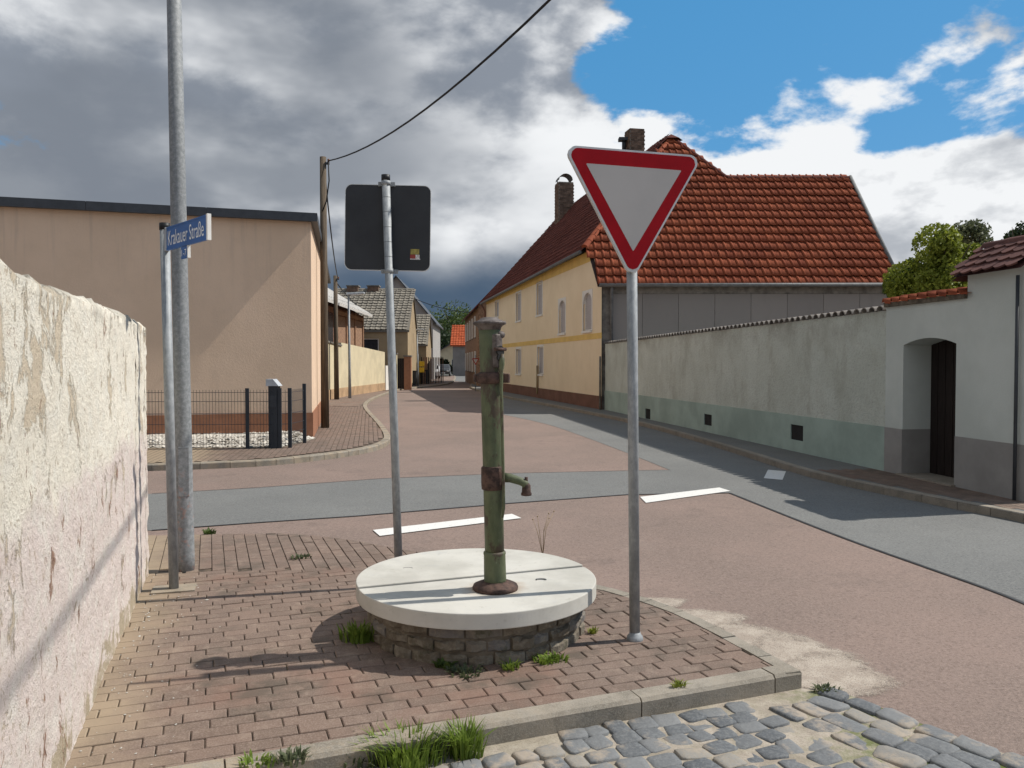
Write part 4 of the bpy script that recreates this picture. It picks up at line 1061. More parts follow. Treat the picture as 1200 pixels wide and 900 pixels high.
    es = (eR-eL).normalized(); tile_roof(roof, eL, es, rL-Vector((rL.x, eL.y, eL.z)), [eL, eR, rR, rL, ap, hipb], .275, .49, 'red_tile', limit=290, amp=.026, lift=.075, seg=8)
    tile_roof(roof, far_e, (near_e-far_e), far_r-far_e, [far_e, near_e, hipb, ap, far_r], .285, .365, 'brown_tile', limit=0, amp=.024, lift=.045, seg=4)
    ridge_run(roof, hipb+Vector((-.1, -.1, 0)), ap, .13, .36, 'red_tile', name='hip_tile')
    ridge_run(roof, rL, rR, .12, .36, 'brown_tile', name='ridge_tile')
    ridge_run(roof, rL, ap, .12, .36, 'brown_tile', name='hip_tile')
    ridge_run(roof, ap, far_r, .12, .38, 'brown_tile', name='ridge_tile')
    # verge at the right-hand gable, bright where the sun catches it
    m = MB(); vd = (rR-eR); m.tube([eR+Vector((.03, 0, .04)), rR+Vector((.03, 0, .05))], .07, 8); m.build('verge', 'zinc', roof)
    # metal cap at the apex
    m = MB(); b_ = ap+Vector((0, 0, .02)); ring = [b_+Vector((.5*math.cos(a), .5*math.sin(a), -.16)) for a in [math.pi/3*k for k in range(6)]]
    for i in range(6): m.poly([ring[i], ring[(i+1) % 6], b_+Vector((0, 0, .10))])
    m.build('apex_cap', 'brown_tile', roof)
    # gutters and downpipes
    gm = MB(); gm.tube([Vector((2.98, 27.72, 4.32)), Vector((13.3, 27.72, 4.34))], .065, 8); gm.build('gutter', 'zinc', t)
    gm = MB(); gm.tube([near_e+Vector((-.03, 0, -.02)), far_e+Vector((-.03, 0, -.02))], .07, 8); gm.build('gutter', 'zinc', t)
    gm = MB(); gm.tube([(3.42, 27.78, 4.3), (3.42, 27.9, 4.1), (3.42, 27.93, 1.5)], .055, 8); gm.build('downpipe', 'zinc', t)
    gm = MB(); dp = C+Vector((-.06, -.12, 0)); gm.tube([dp+Vector((0, 0, 0)), dp+Vector((0, 0, 1.9))], .035, 8); gm.build('downpipe', 'old_concrete', t)
    gm = MB(); fe = C+ud*(FL-.25)-rn*.12; gm.tube([far_e+Vector((0, 0, -.05)), fe+Vector((0, 0, 4.9)), fe], .06, 8); gm.build('downpipe', 'brown_plinth', t)
    # chimneys of brick courses
    def chimney(c, z0, z1, w, cap):
        ch = MB(); ch.box((c.x, c.y, (z0+z1)/2), (w-.02, w-.02, z1-z0), ud); part = ch.build('chimney', 'chimney_mortar', roof)
        bm_ = MB(); nrow = int((z1-z0)/.095)
        for r_ in range(nrow):
            for sgn, ax_ in ((-1, 0), (-1, 1), (1, 0), (1, 1)):
                a_ = ud if ax_ == 0 else rn; b_ = rn if ax_ == 0 else ud
                nb = 4
                for k in range(nb):
                    cc = c+b_*sgn*(w/2-.05)+a_*((k+.5+(.5 if r_ % 2 else 0))/nb-.5-(.25/nb if r_ % 2 else 0))*w*.96; 
                    bm_.box((cc.x, cc.y, z0+.05+r_*.095), (w/nb*.93, .11, .08), a_)
        bm_.build('bricks', 'chimney_brick', roof, kind='stuff')
        return part
    q = D(661, 250, 49.0); chimney(q, 10.0, D(661, 215, 49.0).z, .92, None)
    zt_ = D(661, 215, 49.0).z; m = MB()
    for k in range(8):
        a0, a1 = math.pi*k/8, math.pi*(k+1)/8; o_ = lambda a, w_: q+ud*w_+rn*(.42*math.cos(a))
        vs = []
        for a in (a0, a1):
            for w_ in (-.45, .45): p = o_(a, w_); vs.append((p.x, p.y, zt_+.12+.38*math.sin(a)))
        m.add(vs, [(0, 1, 3, 2)])
    for sg in (-1, 1): p = q+rn*.42*sg; m.tube([(p.x, p.y, zt_-.02), (p.x, p.y, zt_+.14)], .03, 6)
    m.build('cowl', 'zinc', roof)
    q = D(743.5, 170, 38.5); z2 = D(743.5, 153, 38.5).z; chimney(q, 10.8, z2, .72, None)
    m = MB(); m.box((q.x-.5, q.y, z2-.42), (.5, .4, .14), (1, 0, 0)); m.tube([(q.x-.5, q.y, z2-.9), (q.x-.5, q.y, z2-.4)], .09, 8); m.build('flue', 'slate_fascia', roof)
yellow_house()
# ================================================================== RIGHT-HAND BOUNDARY WALL AND GATE
WAa = Vector((5.64, 11.65, 0)); WBb = Vector((3.21, 27.93, 0)); wdr = (WAa-WBb).normalized()      # towards the camera
GS = WAa-wdr*.42                                   # the gate wall begins here
wnn = Vector((-wdr.y, wdr.x, 0))                   # into the wall (to the right)
def boundary_wall():
    t = thing('boundary_wall', GS, 'long rough white rendered garden wall with a green base and tile coping', 'wall')
    L_ = (GS-WBb).length; zt0, zt1 = 2.33, 2.46
    holes = []
    for px, py, w_, h_ in ((760, 485, 12, 12), (830.5, 492, 13, 13), (935, 507, 20, 18)):
        q = V(px, py, WBb, WAa); u = (Vector((q.x, q.y, 0))-WBb).length; sc = q.y/F; hh_ = h_*sc; ww = .46
        holes.append((u-ww/2, u+ww/2, q.z-hh_/2, q.z+hh_/2))
    m = MB(); P = facade(m, WBb, GS, .70, 2.3, [], .1)
    # render with a little unevenness: dense grid
    m = MB(); nu, nv = 160, 16; rows = []
    for i in range(nu+1):
        u = L_*i/nu; zt_ = zt0+(zt1-zt0)*i/nu
        for j in range(nv+1):
            z = .70+(zt_-.70)*j/nv; d_ = .018*mn.noise(Vector((u*1.3, z*1.3, 4)))+.010*mn.noise(Vector((u*5, z*5, 7)))
            rows.append(P(u, z, d_))
    n = nv+1; m.add(rows, [(i*n+j, (i+1)*n+j, (i+1)*n+j+1, i*n+j+1) for i in range(nu) for j in range(nv)], True)
    q = [P(0, zt0), P(L_, zt1), P(L_, zt1, .32), P(0, zt0, .32)]; m.quad(*q)
    m.quad(P(L_, -.1, .32), P(0, -.1, .32), P(0, zt0, .32), P(L_, zt1, .32)); m.quad(P(0, -.1, 0), P(0, zt0, 0), P(0, zt0, .32), P(0, -.1, .32))
    m.build('wall_face', 'wall_render', t)
    m = MB(); Pd = facade(m, WBb-wnn*.022, GS-wnn*.022, -.1, .72, holes, .22); m.quad(Pd(0, .72), Pd(L_, .72), Pd(L_, .72, .03), Pd(0, .72, .03)); m.build('wall_base', 'wall_dado', t)
    for a, b, c, d in holes:
        mm = MB(); mm.quad(Pd(a, c, .02), Pd(b, c, .02), Pd(b, d, .02), Pd(a, d, .02)); mm.build('vent_shade', 'hole_shade', t)  # dark plate close behind the face paints the shade of the vent
    # coping: one half-round tile after another, laid across the wall
    tm = MB(); r_ = .085
    for k in range(2):
        x = -.04+k*.42
    vs = []
    for x in (-.06, .40):
        for j in range(7): a = math.pi*j/6; vs.append((x, r_*math.cos(a), r_*math.sin(a)*.8-(.0 if x < 0 else -.04)))
    tm.add(vs, [(j, j+1, 8+j, 7+j) for j in range(6)], True)
    vs2 = [(x, y*.84, z-.014) for x, y, z in vs]; tm.add(vs2, [(7+j, 8+j, j+1, j) for j in range(6)], True)
    tm.add([vs[j] for j in range(7)]+[vs2[j] for j in range(7)], [(j, 7+j, 8+j, j+1) for j in range(6)])
    me = tm.mesh('coping_tile', 'coping_tile'); k = int(L_/.205)
    rot = Matrix((wnn, -wdr, Vector((0, 0, 1)))).transposed()
    for i in range(k):
        u = L_*(i+.5)/k; zz = zt0+(zt1-zt0)*i/k; piece('coping_tile', me, P(u, zz+.005, 0), rot @ Matrix.Rotation(random.uniform(-.05, .05), 3, 'X'), t)
    m = MB(); m.hexa([P(0, zt0-.02, .03), P(L_, zt1-.02, .03), P(L_, zt1-.02, .3), P(0, zt0-.02, .3), P(0, zt0+.05, .05), P(L_, zt1+.05, .05), P(L_, zt1+.09, .3), P(0, zt0+.09, .3)]); m.build('coping_bed', 'mortar', t)
boundary_wall()
def gate_wall():
    t = thing('gate_wall', WAa, 'smooth pale gate wall with an arched doorway and grey base', 'gate wall')
    e0 = GS; e1 = GS+wdr*7.5; D0, D1 = .42, .42+1.10; zs, zc = 1.93, 2.02; dp = .5; pr = -.02
    def yu(px): q = V(px, 450, GS, e1); return (Vector((q.x, q.y, 0))-GS).length
    L_ = yu(1209); e1 = GS+wdr*L_
    uS = yu(1134)                                   # where the taller tiled part begins
    m = MB(); P = facade(m, e0+wnn*pr, e1+wnn*pr, .72, 2.52, [(D0, D1, .72, 2.05)], dp, False)
    for i in range(10):                             # segmental arch
        a, b = D0+(D1-D0)*i/10, D0+(D1-D0)*(i+1)/10; f = lambda u: zs+(zc-zs)*(1-((u-(D0+D1)/2)/((D1-D0)/2))**2)
        m.quad(P(a, f(a)), P(b, f(b)), P(b, 2.05), P(a, 2.05)); m.quad(P(b, f(b)), P(a, f(a)), P(a, f(a), dp), P(b, f(b), dp))
    m.quad(P(uS, 2.52), P(L_, 2.52), P(L_, 2.84), P(uS, 2.84)); m.quad(P(uS, 2.52), P(uS, 2.84), P(uS, 2.84, .55), P(uS, 2.52, .55))
    m.quad(P(0, 2.52), P(uS, 2.52), P(uS, 2.52, .55), P(0, 2.52, .55)); m.quad(P(0, -.1), P(0, 2.52), P(0, 2.52, .55), P(0, -.1, .55))
    m.quad(P(L_, -.1, .55), P(0, -.1, .55), P(0, 2.5, .55), P(L_, 2.5, .55))
    m.quad(P(L_, -.1, .55), P(L_, 2.84, .55), P(L_, 2.84, 0), P(L_, -.1, 0)); m.quad(P(L_, -.1, .55), P(uS, -.1, .55), P(uS, 2.84, .55), P(L_, 2.84, .55))
    m.build('wall_face', 'gate_render', t)
    m = MB(); Pd = facade(m, e0+wnn*(pr-.008), e1+wnn*(pr-.008), -.1, .722, [(D0-.001, D1+.001, -.1, .722)], dp-.02, False); m.build('wall_base', 'gate_dado', t)
    d = MB(); d.hexa([P(D0, .0, dp-.05), P(D1, .0, dp-.05), P(D1, .0, dp+.01), P(D0, .0, dp+.01), P(D0, 2.05, dp-.05), P(D1, 2.05, dp-.05), P(D1, 2.05, dp+.01), P(D0, 2.05, dp+.01)]); dr_ = d.build('door', 'dark_wood', t)
    for k in range(7):
        a = D0+(D1-D0)*k/7+.006; b = D0+(D1-D0)*(k+1)/7-.006; b_ = MB(); b_.hexa([P(a, .02, dp-.065), P(b, .02, dp-.065), P(b, .02, dp-.05), P(a, .02, dp-.05), P(a, 1.95, dp-.065), P(b, 1.95, dp-.065), P(b, 1.95, dp-.05), P(a, 1.95, dp-.05)]); b_.build('board', 'dark_wood', dr_)
    h = MB(); h.tube([P(D1-.12, 1.02, dp-.11), P(D1-.22, 1.02, dp-.11)], .01, 8); h.tube([P(D1-.12, 1.02, dp-.11), P(D1-.12, 1.02, dp-.06)], .01, 8); h.build('handle', 'zinc', dr_)
    s_ = MB(); s_.hexa([P(D0-.03, -.1, -.08), P(D1+.03, -.1, -.08), P(D1+.03, -.1, dp), P(D0-.03, -.1, dp), P(D0-.03, .085, -.08), P(D1+.03, .085, -.08), P(D1+.03, .085, dp), P(D0-.03, .085, dp)]); s_.build('doorstep', 'kerb_concrete', t)
    # low cap of red tiles
    cap = MB(); cap.hexa([P(0, 2.5, -.04), P(uS, 2.5, -.04), P(uS, 2.5, .57), P(0, 2.5, .57), P(0, 2.565, -.05), P(uS, 2.565, -.05), P(uS, 2.62, .57), P(0, 2.62, .57)]); cp = cap.build('low_coping', 'mortar', t)
    sl = (P(0, 2.63, .5)-P(0, 2.54, -.06)); tile_roof(cp, P(0, 2.545, -.07), -wnn.cross(Vector((0, 0, -1)))*-1 if False else wdr, sl, [P(0, 2.545, -.09), P(uS, 2.545, -.09), P(uS, 2.66, .55), P(0, 2.66, .55)], .2, .3, 'red_tile', limit=60, amp=.03, lift=.03)
    # tiled roof of beaver-tail tiles on the taller part
    a, b = P(uS-.12, 2.80, -.14), P(L_, 2.80, -.14); r0, r1 = P(uS-.12, 3.18, .36), P(L_, 3.18, .36)
    rm = MB(); dz = Vector((0, 0, -.03)); rm.quad(a+dz, b+dz, r1+dz, r0+dz); rm.quad(r0+dz, r1+dz, P(L_, 2.80, .86), P(uS-.12, 2.80, .86)); rm.quad(a+dz*2.5, r0+dz*2.5, P(uS-.12, 2.80, .86)+dz, P(uS-.12, 2.72, .36)); roof = rm.build('tile_roof', 'purple_tile', t)
    tile_roof(roof, a, wdr, r0-a, [a-Vector((0, 0, .05)), b, r1, r0], .19, .165, 'purple_tile', limit=120, amp=0, lift=.03, kind='beaver', stagger=True)
    ridge_run(roof, r0+Vector((0, 0, .0)), r1, .085, .33, 'purple_tile', name='ridge_tile')
    px = yu(1197); q = P(px, 0, -.05); dpz = MB(); dpz.tube([q+Vector((0, 0, .06)), q+Vector((0, 0, 2.7))], .02, 10); dpz.build('downpipe', 'slate_fascia', t)
gate_wall()
# red pavers by the gate
m = MB(); pz = .0655
for i in range(40):
    for j in range(9):
        u = -.3+i*.2+(.1 if j % 2 else 0); w_ = .04+j*.1
        q = [GS+wdr*(u+a)-wnn*(w_+b)+Vector((0, 0, pz)) for a, b in ((.004, .004), (.196, .004), (.196, .096), (.004, .096))]
        if all(in_poly(p.x-.14, p.y-.03, [(v.x, v.y) for v in rp]) for p in q): m.add(q[::-1], [(0, 1, 2, 3)])
m.build('pavers', 'paver', rpave, kind='stuff')

# ================================================================== BEIGE BUILDING, FENCE, GRAVEL
KC = Vector((-4.25, 17.2, 0)); kfd = Vector((-math.cos(R(17)), -math.sin(R(17)), 0)); ksd = Vector((-.2, 1, 0)).normalized()
def beige_building():
    t = thing('beige_building', KC, 'plain flat-roofed beige rendered building with a dark roof edge', 'building')
    L_, Dp = 15.0, 13.4; zt = 4.66; Af = KC+kfd*L_; Bs = KC+ksd*Dp
    m = MB(); m.quad(Af+Vector((0, 0, -.1)), KC+Vector((0, 0, -.1)), KC+Vector((0, 0, zt)), Af+Vector((0, 0, zt)))
    m.quad(KC+Vector((0, 0, -.1)), Bs+Vector((0, 0, -.1)), Bs+Vector((0, 0, zt)), KC+Vector((0, 0, zt)))
    Ab = Af+ksd*Dp; m.quad(Bs+Vector((0, 0, -.1)), Ab+Vector((0, 0, -.1)), Ab+Vector((0, 0, zt)), Bs+Vector((0, 0, zt))); m.quad(Ab+Vector((0, 0, -.1)), Af+Vector((0, 0, -.1)), Af+Vector((0, 0, zt)), Ab+Vector((0, 0, zt)))
    m.build('wall', 'beige_render', t)
    fo = Vector((math.sin(R(17)), -math.cos(R(17)), 0)); so = Vector((ksd.y, -ksd.x, 0))
    p = MB(); p.slab(KC+fo*.018+so*.02, Af+fo*.018, -.1, .62, .02, 1); p.build('plinth', 'terracotta_plinth', t)
    p = MB(); p.slab(KC+so*.02-fo*.0, Bs+so*.02, -.1, .62, .02, 1); p.build('plinth', 'terracotta_plinth', t)
    # roof slab and dark metal edge; it stands a little proud of the walls
    ov = .13; c0 = KC+fo*ov+so*.13; c1 = Af+fo*ov-so*.2; c2 = Ab-fo*.2-so*.2; c3 = Bs+so*.13-fo*.2
    r_ = MB(); r_.hexa([q+Vector((0, 0, zt-.01)) for q in (c1, c0, c3, c2)]+[q+Vector((0, 0, zt+.14)) for q in (c1, c0, c3, c2)]); rf = r_.build('roof', 'slate_fascia', t)
    k = 7
    for i in range(k):
        a = c0+(c1-c0)*i/k; b = c0+(c1-c0)*(i+1)/k; MB().slab(a+(b-a).normalized()*.004, b-(b-a).normalized()*.004, zt-.02, zt+.155, .02, 1).build('roof_edge_strip', 'slate_fascia', rf)
    # low return wall with a pale cap at the street corner is missing on purpose: the photograph shows a plain corner
beige_building()
FB = Vector((-4.48, 15.25, 0)); FDv = Vector((-1, -.045, 0)).normalized()
def fence():
    t = thing('mesh_fence', FB+FDv*2.5, 'low anthracite wire mesh fence in front of the beige building', 'fence')
    z0, z1 = .10, 1.17
    def panel(a, b, nm='mesh_panel'):
        m = MB(); a, b = Vector(a), Vector(b); d = b-a; k = int(d.length/.058); up = Vector((0, 0, 1))
        for i in range(k+1): p = a+d*i/k; m.tube([p+up*z0, p+up*z1], .0035, 4, cap=False, smooth=False)
        for zz in (z0+.05, z0+.25, .52, .72, .95, z1-.05):
            m.tube([a+up*zz, b+up*zz], .0045, 4, cap=False, smooth=False); m.tube([a+up*zz+Vector((0, .01, 0)), b+up*zz+Vector((0, .01, 0))], .0045, 4, cap=False, smooth=False)
        m.build(nm, 'anthracite', t)
    def post(p, zt=1.2): MB().box(p+Vector((0, 0, zt/2)), (.065, .045, zt), (1, 0, 0)).build('post', 'anthracite', t)
    pts = [FB+FDv*.0, V(290, 500, FB, FB+FDv)]; pts[1].z = 0
    gap = (pts[0]-pts[1]).length; k = pts[1]
    xs = [pts[1]+FDv*2.4*i for i in range(0, 4)]
    panel(pts[0]+FDv*.02, pts[1]); 
    for a, b in zip(xs[:-1], xs[1:]): panel(a, b)
    for p in xs: post(p)
    a = G(340, 525, .06); b = G(357, 519.5, .06); a.z = b.z = 0
    panel(a, b); post(a); post(b, 1.26); post(FB+Vector((.1, .02, 0)), 1.2); panel(FB+Vector((.12, .02, 0)), a)
fence()
q = V(320, 500, FB, FB+FDv); q.z = 0; t = thing('letterbox_pillar', q, 'dark grey letterbox pillar with a pale pointed cap at the end of the mesh fence', 'pillar')
m = MB().box(q+Vector((0, .1, .62)), (.17, .2, 1.24), (1, -.05, 0)).build('pillar_body', 'anthracite', t, bevel=.008)
c = MB(); w_, d_ = .12, .13; b_ = q+Vector((0, .1, 1.24)); 
c.hexa([b_+Vector((-w_, -d_, 0)), b_+Vector((w_, -d_, 0)), b_+Vector((w_, d_, 0)), b_+Vector((-w_, d_, 0)), b_+Vector((-w_, -d_, .13)), b_+Vector((.01, -d_, .13)), b_+Vector((.01, d_, .13)), b_+Vector((-w_, d_, .13))]); c.build('cap', 'pale_cap', t)
MB().box(q+Vector((-.0, .0, .95)), (.13, .012, .22), (1, -.05, 0)).build('letter_flap', 'slate_fascia', t)
# gravel bed
gp = [FB+Vector((.1, .1, 0)), FB+FDv*8+Vector((0, .1, 0)), KC+kfd*9+Vector((0, -.02, 0)), KC+Vector((.1, -.04, 0))]
def bedp(a, b):                            # a along the fence, b from the fence to the wall
    p = (gp[0].lerp(gp[1], a)).lerp(gp[3].lerp(gp[2], a), b); hgt = .07+.13*sst(b, .0, .55)*sst(a, 0, .05)+.035*mn.noise(Vector((p.x*1.5, p.y*1.5, 0)))*sst(b, 0, .2)*sst(a, 0, .05)
    return Vector((p.x, p.y, hgt))
mb_ = MB(); na, nb_ = 60, 12
mb_.add([bedp(i/na, j/nb_) for i in range(na+1) for j in range(nb_+1)], [(i*(nb_+1)+j, i*(nb_+1)+j+1, (i+1)*(nb_+1)+j+1, (i+1)*(nb_+1)+j) for i in range(na) for j in range(nb_)], True)
bed = tag(mb_.build('gravel_bed', 'gravel_bed'), 'bed of pale pebbles between the mesh fence and the beige wall', kind='structure')
tagm = MB(); ico = [Vector(v) for v in ((1, 0, 0), (-1, 0, 0), (0, 1, 0), (0, -1, 0), (0, 0, 1), (0, 0, -1))]; icf = [(0, 2, 4), (2, 1, 4), (1, 3, 4), (3, 0, 4)]
for k in range(6500):
    a, b = random.uniform(.005, 1), random.uniform(.02, 1); q = bedp(a, b); s_ = random.uniform(.022, .05); M_ = Matrix.Rotation(random.random()*6.3, 3, 'Z') @ Matrix.Rotation(random.uniform(-.4, .4), 3, 'X')
    tagm.add([M_ @ Vector((v.x*s_*1.2, v.y*s_, v.z*s_*.7))+q+Vector((0, 0, s_*.2)) for v in ico], icf, True)
tagm.build('pebbles', 'pebble', bed, kind='stuff')
# ================================================================== POLES, WIRES, STREET LAMPS
def pole(px, top, base_px, z, r, label, bz=.07):
    b = G(base_px[0], base_px[1], bz); b.z = bz-.05
    t = thing('utility_pole', b, label, 'utility pole'); tp = D(top[0], top[1], b.y)
    MB().tube([b, b+(tp-b)*.5, tp], [r*1.12, r, r*.86], 14).build('shaft', 'old_wood', t)
    MB().box(tp+Vector((.06, -.02, -.16)), (.2, .06, .05), (1, .2, 0)).build('bracket', 'slate_fascia', t)
    for dx in (.02, .14): MB().lathe(tp+Vector((dx, -.03, -.14)), [(.02, 0), (.03, .02), (.022, .05), (.03, .07), (.012, .09)], 8).build('insulator', 'brown_plinth', t)
    return b, tp
b1, p1 = pole(0, (378.5, 184), (381, 501), 0, .092, 'tall brown wooden utility pole at the corner of the beige building')
b2, p2 = pole(0, (393, 323), (394.5, 468), 0, .1, 'weathered wooden utility pole in front of the cream garden wall')
def wire(a, b, sag, r, label, n=28):
    a, b = Vector(a), Vector(b); pts = [a+(b-a)*i/n-Vector((0, 0, 4*sag*(i/n)*(1-i/n))) for i in range(n+1)]
    o = MB().tube(pts, r, 6).build('overhead_wire', 'cable', None); ORG[o] = Vector((0, 0, 0)); return tag(o, label, 'wire')
wire(p1+Vector((.14, -.03, -.1)), (6.4, -3.5, 8.35), 1.6, .016, 'black overhead wire running from the tall wooden pole up over the street')
wire(p1+Vector((.02, -.03, -.1)), p2+Vector((.1, 0, -.1)), .35, .02, 'cable drooping from the tall pole to the farther pole')
t_ = MB(); t_.tube([p1+Vector((.14, -.05, -.12)), p1+Vector((.17, -.1, -.6)), p1+Vector((.1, -.1, -1.1)), p1+Vector((.0, -.1, -1.35))], .016, 6); tag(t_.build('drop_cable', 'cable'), 'short cable loop hanging down the tall wooden pole', 'cable')
wire(p2+Vector((0, 0, -.25)), (-11, 66, 5.8), .5, .03, 'thin wire running on from the farther pole along the roofs')
wire(D(480, 347, 66), D(600, 362, 60), .7, .025, 'thin wire crossing high above the far end of the street')
def street_lamp(base_px, top_px, bz, label, head=.75, dirx=1):
    b = G(base_px[0], base_px[1], bz); t = thing('street_lamp', b, label, 'street lamp', None); tp = D(top_px[0], top_px[1], b.y)
    MB().tube([b-Vector((0, 0, .05)), b+(tp-b)*.3, tp], [.075, .06, .045], 12).build('pole', 'galvanised', t)
    h = MB(); h.box(tp+Vector((dirx*head*.42, -.1, .03)), (head, .26, .1), (1, 0, .06)); h.build('lamp_head', 'pale_cap', t, bevel=.03)
    MB().box(tp+Vector((dirx*head*.5, -.1, -.03)), (head*.6, .2, .03), (1, 0, .06)).build('lamp_glass', 'white_trim', t)
street_lamp((410, 466.5), (408.5, 345), .07, 'slender grey street lamp standing against the cream garden wall', .8)
street_lamp((490, 452), (488.5, 387), .07, 'slender grey street lamp by the yellow notice boards', .55)
# ================================================================== LEFT-HAND STREET FRONT, further back
def wall_between(name, a, b, h0, h1, th, mat, label, cat, foot=None, footh=.4, cap=None):
    t = thing(name, a, label, cat); m = MB(); a, b = Vector(a), Vector(b); d = (b-a).normalized(); n = Vector((-d.y, d.x, 0))*th; z = Vector((0, 0, 1))
    m.hexa([a-z*.1, b-z*.1, b+n-z*.1, a+n-z*.1, a+z*h0, b+z*h1, b+n+z*h1, a+n+z*h0]); m.build('wall_face', mat, t)
    if foot: MB().slab(a-n.normalized()*.03, b-n.normalized()*.03, -.1, footh, .025, 1).build('wall_base', foot, t)
    if cap:
        m = MB(); e = n.normalized()*.05; m.hexa([a-e+z*h0, b-e+z*h1, b+n+e+z*h1, a+n+e+z*h0, a-e+z*(h0+.07), b-e+z*(h1+.07), b+n+e+z*(h1+.07), a+n+e+z*(h0+.07)]); m.build('coping', cap, t)
    return t
ca_, cm_, cb_ = Vector((-7.95, 30.0, 0)), Vector((-8.0, 38.0, 0)), Vector((-7.45, 47.5, 0))
wall_between('garden_wall', ca_, cm_, 2.75, 2.45, .3, 'cream_wall', 'taller cream garden wall behind the farther utility pole', 'wall', 'cream_footing', .5, 'old_concrete')
wall_between('garden_wall', cm_+Vector((0, .02, 0)), cb_, 2.62, 2.3, .3, 'cream_wall', 'cream garden wall below the brick barn panels', 'wall', 'cream_footing', .5)
wall_between('garden_wall', cb_+Vector((.05, .05, 0)), cb_+Vector((.15, 2.6, 0)), 1.5, 1.5, .25, 'white_trim', 'short low white wall at the end of the cream wall', 'wall')
def barn():
    a = Vector((-7.3, 24.0, 0)); b = Vector((-8.35, 46.5, 0)); d = (b-a).normalized(); n = Vector((-d.y, d.x, 0)); L_ = (b-a).length
    a = Vector((-7.7, 31.2, 0)); L_ = (b-a).length; d = (b-a)/L_; n = Vector((-d.y, d.x, 0))
    t = thing('brick_barn', a, 'brick barn with timber framed panels and a pale sheet roof above the cream wall', 'barn')
    z1 = 4.35; a2 = a+n*.9; b2 = b+n*.25
    P = lambda u, z, w=0: a2+(b2-a2)*(u/L_)+n*w+Vector((0, 0, z))
    m = MB(); m.quad(P(0, -.1), P(L_, -.1), P(L_, z1), P(0, z1)); m.quad(P(L_, -.1), P(L_, -.1, 7), P(L_, z1, 7), P(L_, z1)); m.quad(P(0, -.1, 7), P(0, -.1), P(0, z1), P(0, z1, 7)); m.poly([P(L_, z1, 0), P(L_, z1, 7), P(L_, z1+2.6, 4)]); m.poly([P(0, z1, 0), P(0, z1, 7), P(0, z1+2.6, 4)]); m.build('wall', 'barn_brick', t)
    u0 = L_*.55
    for k in range(4):
        u = u0+(L_-u0)*k/3
        mm = MB(); mm.hexa([P(u-.1, 1.2, -.1), P(u+.1, 1.2, -.1), P(u+.1, 1.2, .02), P(u-.1, 1.2, .02), P(u-.1, z1, -.1), P(u+.1, z1, -.1), P(u+.1, z1, .02), P(u-.1, z1, .02)]); mm.build('timber_post', 'barn_timber', t)
        if k < 3:
            v = u0+(L_-u0)*(k+1)/3; mm = MB(); mm.quad(P(u+.1, 2.1, -.03), P(v-.1, 2.1, -.03), P(v-.1, z1-.35, -.03), P(u+.1, z1-.35, -.03)); mm.build('brick_panel', 'brick_wall', t)
    mm = MB(); mm.hexa([P(u0, z1-.3, -.11), P(L_, z1-.3, -.11), P(L_, z1-.3, .02), P(u0, z1-.3, .02), P(u0, z1-.12, -.11), P(L_, z1-.12, -.11), P(L_, z1-.12, .02), P(u0, z1-.12, .02)]); mm.build('timber_rail', 'barn_timber', t)
    # thin dark panel painted as the shade inside an open bay
    mm = MB(); mm.hexa([P(.3, 1.8, -.01), P(u0-.6, 1.8, -.01), P(u0-.6, 1.8, .0), P(.3, 1.8, .0), P(.3, z1-.3, -.01), P(u0-.6, z1-.3, -.01), P(u0-.6, z1-.3, .0), P(.3, z1-.3, .0)]); mm.build('bay_shade_panel', 'window_dark', t)
    # sheet roof with a visible edge
    e0, e1 = P(-1.5, z1-.12, -.95), P(L_+.35, z1-.05, -.55); r0, r1 = P(-1.5, z1+2.7, 4), P(L_+.35, z1+2.7, 4); up = Vector((0, 0, .12))
    r_ = MB(); r_.hexa([e0, e1, r1, r0, e0+up, e1+up, r1+up, r0+up]); r_.quad(r0+up, r1+up, P(L_+.35, z1, 7.5), P(-1.5, z1, 7.5)); rf = r_.build('roof', 'asbestos_roof', t)
    for k in range(30): q0, q1 = e0+(e1-e0)*(k+.5)/30+up, r0+(r1-r0)*(k+.5)/30+up; MB().tube([q0, q1], .035, 6, cap=False).build('roof_corrugation', 'asbestos_roof', rf)
barn()
